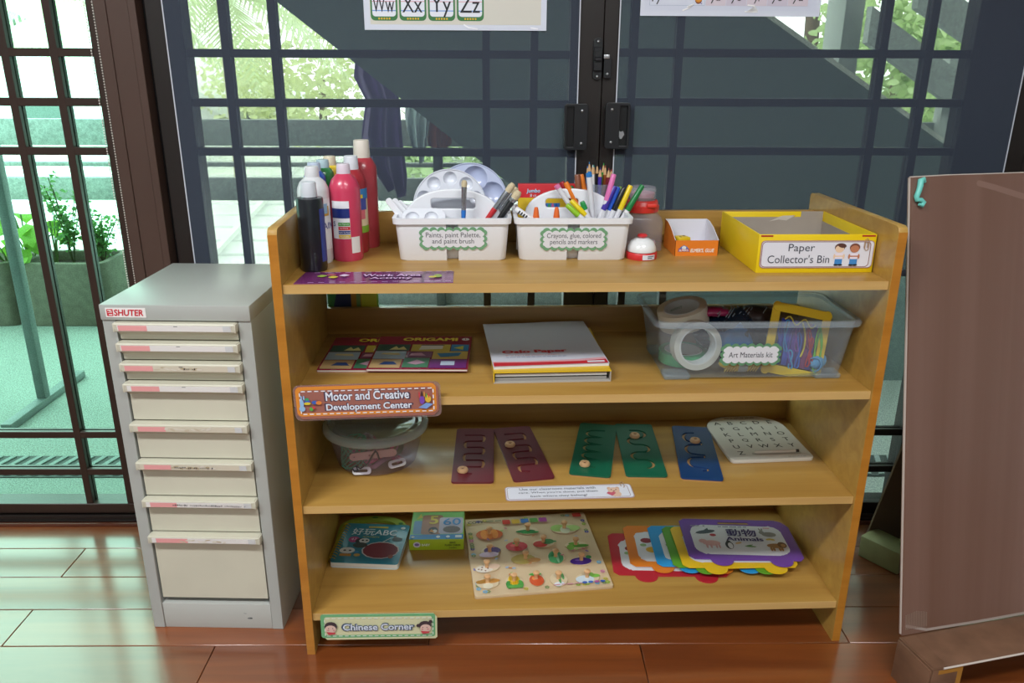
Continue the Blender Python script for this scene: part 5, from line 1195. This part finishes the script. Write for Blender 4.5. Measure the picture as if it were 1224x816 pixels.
prism('pen_slot', rr(-.040, -d/2+.020, .078, -d/2+.034, .006), .0003, M('b8b2a4', .5), pl, (0, 0, .009))
pen = thing('magnetic_pen', 'slim beige magnetic pen in the slot of the alphabet board', 'pen', al.matrix_basis @ Vector((-.036, -d/2+.027, .0135)), .045)
tube('barrel', [(0, 0, 0), (.01, 0, 0), (.1, 0, 0)], .004, M('c9c0b2', .4), pen, 12, radii=[.002, .004, .004]); tube('tip', [(.1, 0, 0), (.108, 0, 0)], .0035, M('2a2622', .5), pen, 12)
# care notice lying at the shelf edge
c, rz, w, d = quad((604, 582.5), (755, 577.5), (757.5, 594.5), (604, 598), Z3+.001)
cn = thing('care_notice', 'white laminated notice asking to put materials back where they belong', 'sign', (c.x, c.y, Z3), rz)
pl = prism('card', rr(-w/2, -d/2, w/2, d/2, .008), .0012, M('a9979f', .3), cn)
prism('paper', rr(-w/2+.002, -d/2+.002, w/2-.002, d/2-.002, .007), .0003, M('d8dae4', .35), pl, (0, 0, .0012))
prism('paper_line', [rr(-w/2+.004, -d/2+.004, w/2-.008, d/2-.004, .007), rr(-w/2+.0052, -d/2+.0052, w/2-.0092, d/2-.0052, .006)], .0002, M('9a7a78', .4), pl, (0, 0, .0014))
for k, (s, ww) in enumerate((("Use our classroom materials with", .60), ("care. When you're done, put them", .62), ("back where they belong!", .44))): stext(s, '3a4050', pl, -.024, d*.27-k*d*.27, .002, w=w*ww, h=d*.17)
pr = Print(); bx_ = w/2-.042
pr.ell(bx_-.008, .010, .0045, .006, 'd0a890'); pr.ell(bx_+.010, .010, .0045, .006, 'd0a890'); pr.ell(bx_+.001, .002, .013, .012, 'd9b7a0'); pr.ell(bx_+.004, -.014, .011, .012, 'd9b7a0'); pr.add([(bx_-.006, -.022), (bx_-.017, -.010), (bx_-.012, -.004), (bx_-.006, -.008), (bx_, -.004), (bx_+.004, -.010)], 'c0566a'); pr.ell(bx_-.004, .004, .0015, .002, '3a2a2a', n=8); pr.ell(bx_+.006, .004, .0015, .002, '3a2a2a', n=8); pr.ell(bx_+.001, -.002, .003, .002, '8a5a4a', n=8)
pr.build('drawing', pl, .0018)
tube('paper_clip', [(w/2-.022, d/2-.012, .0025), (w/2-.022, d/2+.003, .0025), (w/2-.0185, d/2+.007, .0025), (w/2-.015, d/2+.003, .0025), (w/2-.015, d/2-.014, .0025), (w/2-.018, d/2-.017, .0025)], .0008, M('c8a88a', .3, metal=.4), pl, 6)

# ================================================================== bottom shelf
# ring-bound book
rb = thing('ring_book', 'teal ring-bound children\'s book with Chinese and ABC title', 'book', (.115, .252, Z4), -.10)
w, d = .165, .168
box('pages', -w/2+.004, -d/2, .002, w/2, d/2, .0135, M('d6d4cc', .7), rb, bev=.001)
cv = link('cover', prismm([rr(-w/2+.002, -d/2-.001, w/2+.001, d/2+.001, .008)], .0016), M('2a7d92', .3, coat=.3), rb, (0, 0, .0136))
link('back_cover', prismm([rr(-w/2+.002, -d/2-.001, w/2+.001, d/2+.001, .008)], .0016), M('c9d4d4', .4), rb)
for k in range(15): tube('ring', [(-w/2+.004+.011*math.cos(a), -d/2+.012+k*.0103, .008+.0115*math.sin(a)) for a in [2*PI*i/12 for i in range(12)]], .0009, M('c8a93a', .3, metal=.5), rb, 5, closed=True)
pr = Print()
pr.ell(.030, -.030, .046, .036, 'cfc8cc'); pr.ell(.030, -.030, .043, .033, '7d2f3c'); pr.ell(-.045, .012, .014, .013, 'b03a78')
pr.ell(-.026, .006, .014, .013, '2a2a2c'); pr.ell(-.018, .008, .013, .011, 'd4d4d2'); pr.ell(-.024, -.012, .018, .012, '3a3f3a'); pr.ell(-.022, .009, .003, .003, '1c1c1c'); pr.ell(-.012, .009, .003, .003, '1c1c1c')
pr.ell(-.050, -.036, .019, .013, 'd8dcdc'); pr.ell(-.056, -.036, .0035, .003, '2a2a2a'); pr.ell(-.043, -.036, .0035, .003, '2a2a2a'); pr.rect(-.064, -.060, -.036, -.050, 'c08a3a'); pr.ell(-.026, -.042, .006, .005, '3f8ac4'); pr.ell(-.022, -.054, .008, .006, 'c9a050'); pr.ell(.062, .018, .013, .009, '4a5a5a'); pr.ell(.055, .028, .004, .004, '4a5a5a'); pr.ell(.060, -.056, .006, .008, '9a5a4a'); pr.add(stroke([(.03, .005), (.045, .022)], .002), 'dcdcdc')
pr.ell(.068, .068, .006, .006, 'd8dcdc'); pr.rect(-.02, .065, .03, .072, 'c8b04a')
p_ = pr.build('cover_print', cv, .0018)
stext('好玩ABC', 'dfe6e8', cv, .000, .046, .0030, w=.112, h=.030, bold=.01); stext('ALPHABETS', 'd8c84a', cv, -.005, .024, .0030, w=.042, h=.006); stext('47', 'e8dce8', cv, -.045, .012, .0030, w=.014)
bk = thing('handle_book', 'green and yellow children\'s book with a rounded handle behind the ring book', 'book', (.110, .335, Z4), -.02)
hk = link('board', prismm([[(-.085, -.07), (.085, -.07), (.085, .0)]+[(.085*math.cos(a), .055*math.sin(a)) for a in [PI*i/14 for i in range(1, 14)]]+[(-.085, .0)], [(.06*math.cos(a), .004+.030*math.sin(a)) for a in [PI*i/14 for i in range(15)]]], .008), M('8ea43a', .4), bk)
pr = Print(); pr.rect(-.05, -.02, -.01, .0, 'b87a3a'); pr.rect(-.01, -.02, .03, .0, '3a5f9a'); pr.ell(-.07, .015, .006, .006, 'd0b83a'); pr.ell(.07, .015, .006, .006, '3a7a3a'); pr.ell(0, .045, .008, .004, '3a7a3a'); pr.build('print', hk, .0082)
# flash-card box
fb = thing('flash_card_box', 'green and blue box of number flash cards', 'box', (.277, .238, Z4), -.01)
w, d, h = .134, .128, .030
box('carton', -w/2, 0, 0, w/2, d, h, M('a9c22a', .4), fb, bev=.0012)
tp = Print(); tp.rect(-w/2+.001, .001, w/2-.001, d-.001, '7fb86a'); tp.rect(-w/2+.001, .001, w/2-.001, .022, '2a86c4'); tp.add(rr(-.060, .024, -.030, .085, .006), '5a86b0'); tp.add(rr(-.040, .022, .012, .112, .008), '9a6e5a'); tp.add(rr(.004, .024, .064, .100, .008), 'b0a8b8')
tp.ell(.036, .044, .022, .016, '5a4a48'); tp.ell(-.010, .040, .012, .016, '2a2a2e'); tp.ell(-.006, .036, .006, .008, 'd8d4d0'); tp.add([(-.02, .034), (-.006, .030), (-.014, .046)], 'd8903a'); tp.ell(-.058, .011, .004, .004, 'd8e4ea'); tp.ell(.004, .011, .005, .005, 'd8e4ea'); tp.ell(.028, .011, .005, .005, 'd8e4ea'); tp.rect(.046, .006, .062, .017, 'd8e4ea'); tp.add([(-.055, .09), (-.045, .118), (-.04, .1)], 'c8b84a')
to = tp.build('top_print', fb, h+.0004)
stext('5', 'c9b84a', to, -.010, .087, h+.0016, h=.036, bold=.02); stext('60', '2a78b0', to, .036, .078, h+.0016, w=.044, h=.030, bold=.01)
fp = Print(); fp.ell(-.048, .016, .009, .008, 'd8d8e2'); fp.ell(-.048, .016, .006, .004, '7a6aa8')
fo_ = fp.build('front_print', fb, 0, (0, -.0004, 0), UP)
stext('BABY', 'e8f0e0', fo_, -.026, .016, .001, w=.020, bold=.02); stext('RING\nFLASH CARDS', '2f3a1a', fo_, .040, .018, .001, w=.038, h=.012, bold=.02); stext('NUMBERS', '2f3a1a', fo_, .040, .007, .001, w=.018, bold=.01)
# vegetable peg puzzle
pz = thing('peg_puzzle', 'flat wooden puzzle board printed with flowers for vegetable pieces', 'puzzle', (.516, .215, Z4), .088)
w, d = .317, .320
pl = prism('board', rr(-w/2, -d/2, w/2, d/2, .005), .008, M('cdb592', .5, var=.08, vs=14), pz, bev=.0008)
pr = Print()
for k in range(46):
    e = random.random(); x, y = ((random.uniform(-w/2+.01, w/2-.01), random.choice((-d/2+.012, d/2-.014))) if e < .5 else (random.choice((-w/2+.010, w/2-.012)), random.uniform(-d/2+.02, d/2-.02)))
    c_ = random.choice(('7ab0d0', 'd07aa0', '9ab84a', 'c8b84a', '6a6ab0', '8a9a6a'))
    for q in range(5): pr.add(ell(x+.0035*math.cos(q*1.26), y+.0035*math.sin(q*1.26), .0026, .0026, 0, 8), c_, False)
    pr.add(ell(x, y, .002, .002, 0, 8), 'e0d8a0')
for k in range(22):
    x, y = random.uniform(-w/2+.03, w/2-.03), random.uniform(-d/2+.03, d/2-.05); pr.add(ell(x, y, .005, .003, random.uniform(-1, 1), 8), random.choice(('c88a5a', '8a6aa0', '8fb060', '9aa8c0', 'c07a80')))
for k, c_ in enumerate(('c0392b', 'd8b03a', '3a6fb0', '5a9a4a', 'a84a9a')): pr.add(rr(-.062+k*.024, d/2-.040, -.042+k*.024, d/2-.020, .003), c_)
for k in range(4): pr.ell(.095+.014*k, -d/2+.014, .006, .004, ('3a5fb0', '3a6fc0', 'b05a9a', '3a5fb0')[k])
pr.add(rr(w/2-.034, d/2-.028, w/2-.012, d/2-.010, .002), 'b8302a'); pr.build('board_print', pl, .0083)
stext('COTY', '3a3a3a', pl, -w/2+.028, d/2-.022, .0118, w=.040, bold=.03); fine_print('6a7a5a', pl, -w/2+.080, d/2-.020, .0118, .052, .006); fine_print('c88a9a', pl, .055, -d/2+.014, .0118, .065, .005)
def px2loc(x, y):
    P = pt(540+x/5.829, 600+y/5.829, Z4+.008); return pz.matrix_basis.inverted() @ P
pz.matrix_basis                                         # (location and rotation already set)
veg = [('pumpkin', 'orange pumpkin puzzle piece with a wooden peg', 262, 232, .030, .021, 'c8641f', [(0, 0, .03, .021, 'c05a1f'), (-.012, .001, .008, .018, 'd98a35'), (.012, .001, .008, .018, 'd98a35'), (0, 0, .007, .019, 'd07a2a')]),
 ('beans', 'long green bean puzzle piece with a wooden peg', 530, 205, .026, .016, '2f8a4a', [(-.006, -.002, .022, .006, '2a7a40'), (.004, -.008, .02, .005, '3a9a50')]),
 ('cabbage', 'pale green cabbage puzzle piece with a wooden peg', 785, 190, .034, .022, 'b9cf8a', [(-.014, .003, .018, .014, '9cc06a'), (.016, .0, .02, .012, 'a8c87a'), (0, -.006, .011, .014, 'd8e0c8')]),
 ('sliced_eggplant', 'sliced purple eggplant puzzle piece with a wooden peg', 265, 355, .022, .022, '5a2f70', [(.006, .006, .018, .013, '4a2368'), (-.003, -.009, .021, .010, 'd0c0d8'), (0, .02, .004, .004, '5a8a4a')]),
 ('tomato', 'round red tomato puzzle piece with a wooden peg', 452, 315, .024, .018, 'c03038', [(0, 0, .024, .018, 'b82a34'), (-.006, .004, .008, .005, 'd85a5a'), (0, .012, .008, .004, '4a8a3a')]),
 ('chilli', 'red and green pepper puzzle piece with a wooden peg', 640, 290, .027, .018, 'a8302a', [(-.008, -.004, .016, .012, 'b03028'), (.010, .004, .014, .010, '3a7a40'), (.024, .003, .006, .003, '3a7a40')]),
 ('peas', 'green pea pod puzzle piece with a wooden peg', 865, 305, .028, .015, '6aa03a', [(.006, -.004, .022, .006, '5a9a3a'), (-.014, -.008, .008, .010, '7ab04a'), (-.004, .006, .012, .005, '6aa03a')]),
 ('potato', 'brown potato puzzle piece with a wooden peg', 515, 405, .033, .019, 'b39a52', [(-.005, .001, .026, .018, 'b09a50'), (.018, -.005, .014, .008, 'b8854a')]),
 ('leafy_green', 'dark green leaf vegetable puzzle piece with a wooden peg', 725, 390, .021, .024, '3f9a5a', [(0, 0, .016, .023, '3a9058'), (.003, .0, .003, .021, '8ac09a'), (-.008, -.008, .008, .012, '4aa868')]),
 ('eggplant', 'whole purple eggplant puzzle piece with a wooden peg', 905, 415, .024, .017, '4a2378', [(-.002, -.001, .023, .013, '42207a'), (.018, .012, .006, .006, '3a8a4a'), (-.008, .003, .006, .003, '7a5aa8')]),
 ('lotus_root', 'spotted lotus root puzzle piece with a wooden peg', 245, 465, .028, .015, 'dccfc0', [(-.006, -.004, .018, .012, 'd8d0c4'), (.016, .004, .012, .009, 'd8b8a0'), (-.012, -.006, .002, .002, '7a4a30'), (-.004, -.010, .002, .002, '7a4a30'), (.002, -.002, .002, .002, '7a4a30'), (-.010, .002, .002, .002, '7a4a30'), (-.018, -.004, .002, .002, '7a4a30')]),
 ('mushroom', 'brown mushroom puzzle piece with a wooden peg', 250, 570, .026, .019, 'b98a3a', [(.004, .006, .022, .008, 'c0853a'), (0, -.010, .010, .010, 'd8d0b8'), (-.014, .004, .010, .006, 'a87830')]),
 ('corn', 'yellow corn cob puzzle piece with a wooden peg', 435, 560, .020, .023, 'd8b82a', [(0, .004, .012, .019, 'e0bf24'), (-.012, -.010, .006, .013, '3a8a3a'), (.012, -.010, .006, .013, '4a9a3f'), (0, -.017, .014, .006, '5aa04a')]),
 ('carrot', 'orange carrot puzzle piece with a wooden peg', 590, 545, .018, .023, 'c85a2a', [(0, -.003, .015, .019, 'c8522a'), (0, .018, .013, .005, '5aa848'), (-.005, .004, .004, .006, 'e08a4a')]),
 ('spring_onion', 'white and green spring onion puzzle piece with a wooden peg', 745, 545, .020, .024, 'c8d8c0', [(-.004, -.016, .008, .007, 'dcdfe4'), (.003, -.014, .006, .006, 'd0d8e0'), (.002, .004, .003, .018, '5a9a58'), (.010, .010, .003, .012, '6aa868')]),
 ('radish', 'white radish puzzle piece with green leaves and a wooden peg', 945, 535, .028, .018, 'c4d0d8', [(-.006, -.004, .019, .013, 'c8d6de'), (.018, .006, .010, .006, '7ab84a'), (.010, .012, .006, .006, '8ac05a')])]
PEG = M('d3a474', .5)
for nm, lab, zx, zy, rx, ry, col, shp in veg:
    q = px2loc(zx, zy); wp = pz.matrix_basis @ Vector((q.x, q.y, .0088))
    t = thing('puzzle_piece', lab, 'puzzle piece', wp, .088, 'vegetable pieces in the peg puzzle')
    prism('plate', ell(0, 0, rx, ry, 0, 22), .0022, M('cdb592', .5), t, bev=.0004)
    pr = Print(); pr.add(ell(0, 0, rx*1.0, ry*1.0, 0, 22), 'd2bf9f')
    for s in shp: pr.ell(s[0]*1.1, s[1]*1.1, s[2]*1.14, s[3]*1.14, s[4], n=16)
    if nm == 'corn':
        for a in range(4):
            for b_ in range(6): pr.add(rr(-.010+a*.0052, -.010+b_*.0052, -.0058+a*.0052, -.0058+b_*.0052, .001, 2), 'c99a18')
    pr.build('picture', t, .0024)
    lathe('peg', [(.0048, .0022), (.0042, .008), (.0052, .012), (.0078, .0165), (.0078, .019), (.0062, .0205), (0, .0207)], PEG, t, 16, (0, .004, 0))
# picture cards shaped like trolleys
def trolley(tl_px, z, rz, label, col, front=False, tint='d8d8dc'):
    A = pt(*tl_px, z); w, d = .272, .175
    X = Vector((math.cos(rz), math.sin(rz), 0)); Yv = Vector((-math.sin(rz), math.cos(rz), 0))
    c = A+X*w/2-Yv*d/2
    t = thing('picture_card', label, 'card', (c.x, c.y, z), rz, 'handled picture cards')
    o = [(-w/2+.012, d/2), (w/2-.03, d/2), (w/2-.012, d/2-.008), (w/2, d/2-.03), (w/2, -d/2+.012), (w/2-.010, -d/2), (w/2-.028, -d/2)]
    def wheel(xc): return [(xc+.026*math.cos(a), -d/2-.003-.022*math.sin(a)) for a in [PI*i/10 for i in range(11)]]
    o += wheel(w/2-.056)+[(w/2-.084, -d/2)]+wheel(-w/2+.076)+[(-w/2+.048, -d/2), (-w/2+.012, -d/2), (-w/2, -d/2+.012), (-w/2, d/2-.012)]
    pl = prism('card', [o, rr(-.040, d/2-.022, .040, d/2-.011, .0055)], .0024, M(col, .3, coat=.35), t, bev=.0005)
    pr = Print(); n = 60; pan = []
    for p in rr(-w/2+.022, -d/2+.018, w/2-.024, d/2-.028, .03, 9):
        pan.append((p[0]+random.uniform(-.002, .002), p[1]+random.uniform(-.002, .002)))
    pr.add(pan, 'd2d4da')
    if front:
        pr.ell(-.078, .028, .026, .008, '3a4650', .25); pr.add([(-.08, .036), (-.070, .046), (-.068, .034)], '3a4650'); pr.add([(-.104, .018), (-.112, .012), (-.100, .022)], '3a4650')
        pr.ell(-.062, .014, .008, .006, 'a82a38'); pr.ell(-.072, -.022, .022, .012, 'd0a3a0'); pr.ell(-.092, -.014, .010, .009, 'd0a3a0'); 
        for x in (-.085, -.075, -.062, -.055): pr.ell(x, -.036, .0025, .009, 'c89896')
        pr.ell(-.030, -.030, .010, .017, '23262c'); pr.ell(-.028, -.032, .006, .013, 'd8dade'); pr.ell(-.030, -.015, .005, .005, '23262c')
        pr.ell(-.006, -.020, .009, .004, 'c8a878', .4); pr.ell(.020, -.034, .014, .003, '5a8a3a', -.1); pr.ell(.018, -.030, .010, .002, '4a7a34', .3)
        pr.ell(.078, .020, .018, .011, '8a8680'); pr.ell(.062, .028, .007, .008, '8a8680'); pr.ell(.060, .040, .002, .008, '8a8680', .2); pr.ell(.065, .040, .002, .008, '8a8680', -.2)
        pr.ell(.072, -.002, .008, .004, 'c8b04a', .3); pr.ell(.080, -.003, .007, .004, 'c8b04a', -.3)
        pr.ell(.082, -.030, .022, .010, '9a7040'); pr.ell(.098, -.026, .011, .013, '6a4a2a'); pr.ell(.100, -.028, .006, .007, 'b08a58')
        for x in (.068, .074, .088, .094): pr.ell(x, -.044, .003, .009, '9a7040')
        pr.rect(.070, .046, .086, .049, 'c86a6a'); pr.ell(-.078, .052, .003, .003, '8a8a90'); pr.rect(-.112, .050, -.090, .054, '8a8a92')
    else:
        for x, y, s, c_ in ((-.085, .02, .016, '8a2030'), (-.075, -.02, .018, 'd0b02a'), (-.06, .0, .010, 'a86a3a'), (-.095, .0, .009, '8ab07a')): pr.ell(x, y, s*.9, s*.7, tint if s > .017 else c_)
    p_ = pr.build('card_print', pl, .0026)
    if front:
        stext('動物', '3a2560', pl, .010, .024, .0046, w=.072, h=.032, bold=.02); stext('Animals', '3a2560', pl, .012, -.004, .0046, w=.090, h=.016, bold=.03)
        fine_print('5a5a7a', pl, -.005, .050, .0046, .075, .005)
    return t
cards = [((726, 638), 'b02432', 'red handled card lowest and farthest left in the fan'), ((744, 629), 'd87a22', 'orange handled card second from the left in the fan'), ((773, 629), '2a92d0', 'sky blue handled card third from the left in the fan'), ((790, 630), '5a9a2a', 'green handled card showing only a thin strip'), ((800, 630), 'dcb41e', 'yellow handled card just under the purple one')]
for k, (tlp, c_, lab) in enumerate(cards): trolley(tlp, Z4+.0002+.0046*k, -.065+.008*k, lab, c_, False, ('8ab07a', 'd0a02a', '8a6a40', '5a8a3a', 'c8b04a')[k])
trolley((810.5, 620.5), Z4+.0234, -.078, 'purple handled card titled Animals on top of the fan', '6a3f96', True)
# Chinese corner sign on the shelf edge
cs, w, h = upright_sign('section_sign', 'pale green sign reading Chinese Corner on the lowest shelf edge', (383.5, 734), (521.5, 732), (523.5, 762), (384, 764), -.0035)
pn = prism('panel', [(-w/2+.012, -h/2), (w/2-.004, -h/2), (w/2, -h/2+.004), (w/2, h/2-.010), (w/2-.008, h/2), (-w/2+.006, h/2), (-w/2, h/2-.006), (-w/2, -h/2+.012)], .0012, M('cfcfa8', .35), cs)
prism('green_border', [rr(-w/2, -h/2+.005, w/2-.004, h/2, .006), rr(-w/2+.008, -h/2+.012, w/2-.011, h/2-.007, .005)], .0002, M('6aaa78', .35), pn, (0, 0, .0012))
pr = Print(); dash(pr, w-.014, h-.016, .002, .008, .0018, 'dfe8e0')
for x, fl in ((-w/2+.022, 1), (w/2-.026, -1)):
    pr.ell(x, .004, .014, .012, '3f3338'); pr.ell(x-.001*fl, -.003, .012, .010, 'd9b8ac'); pr.ell(x-.006, -.006, .0025, .002, 'c88a84', n=8); pr.ell(x+.006, -.006, .0025, .002, 'c88a84', n=8); pr.ell(x-.005, -.001, .0012, .0012, '3a2a2a', n=8); pr.ell(x+.004, -.001, .0012, .0012, '3a2a2a', n=8); pr.add([(x-.010, -.010), (x+.010, -.012), (x+.008, -.016), (x-.006, -.018)], 'c0404a')
    if fl < 0: pr.ell(x-.015, .004, .004, .0045, '3f3338'); pr.ell(x+.012, .014, .004, .0045, '3f3338')
pr.build('drawing', pn, .0016)
otext('Chinese Corner', 'd3dcea', '4a5a70', pn, -.002, .001, .0034, w*.60, .0155, bold=.02, ob=.06)
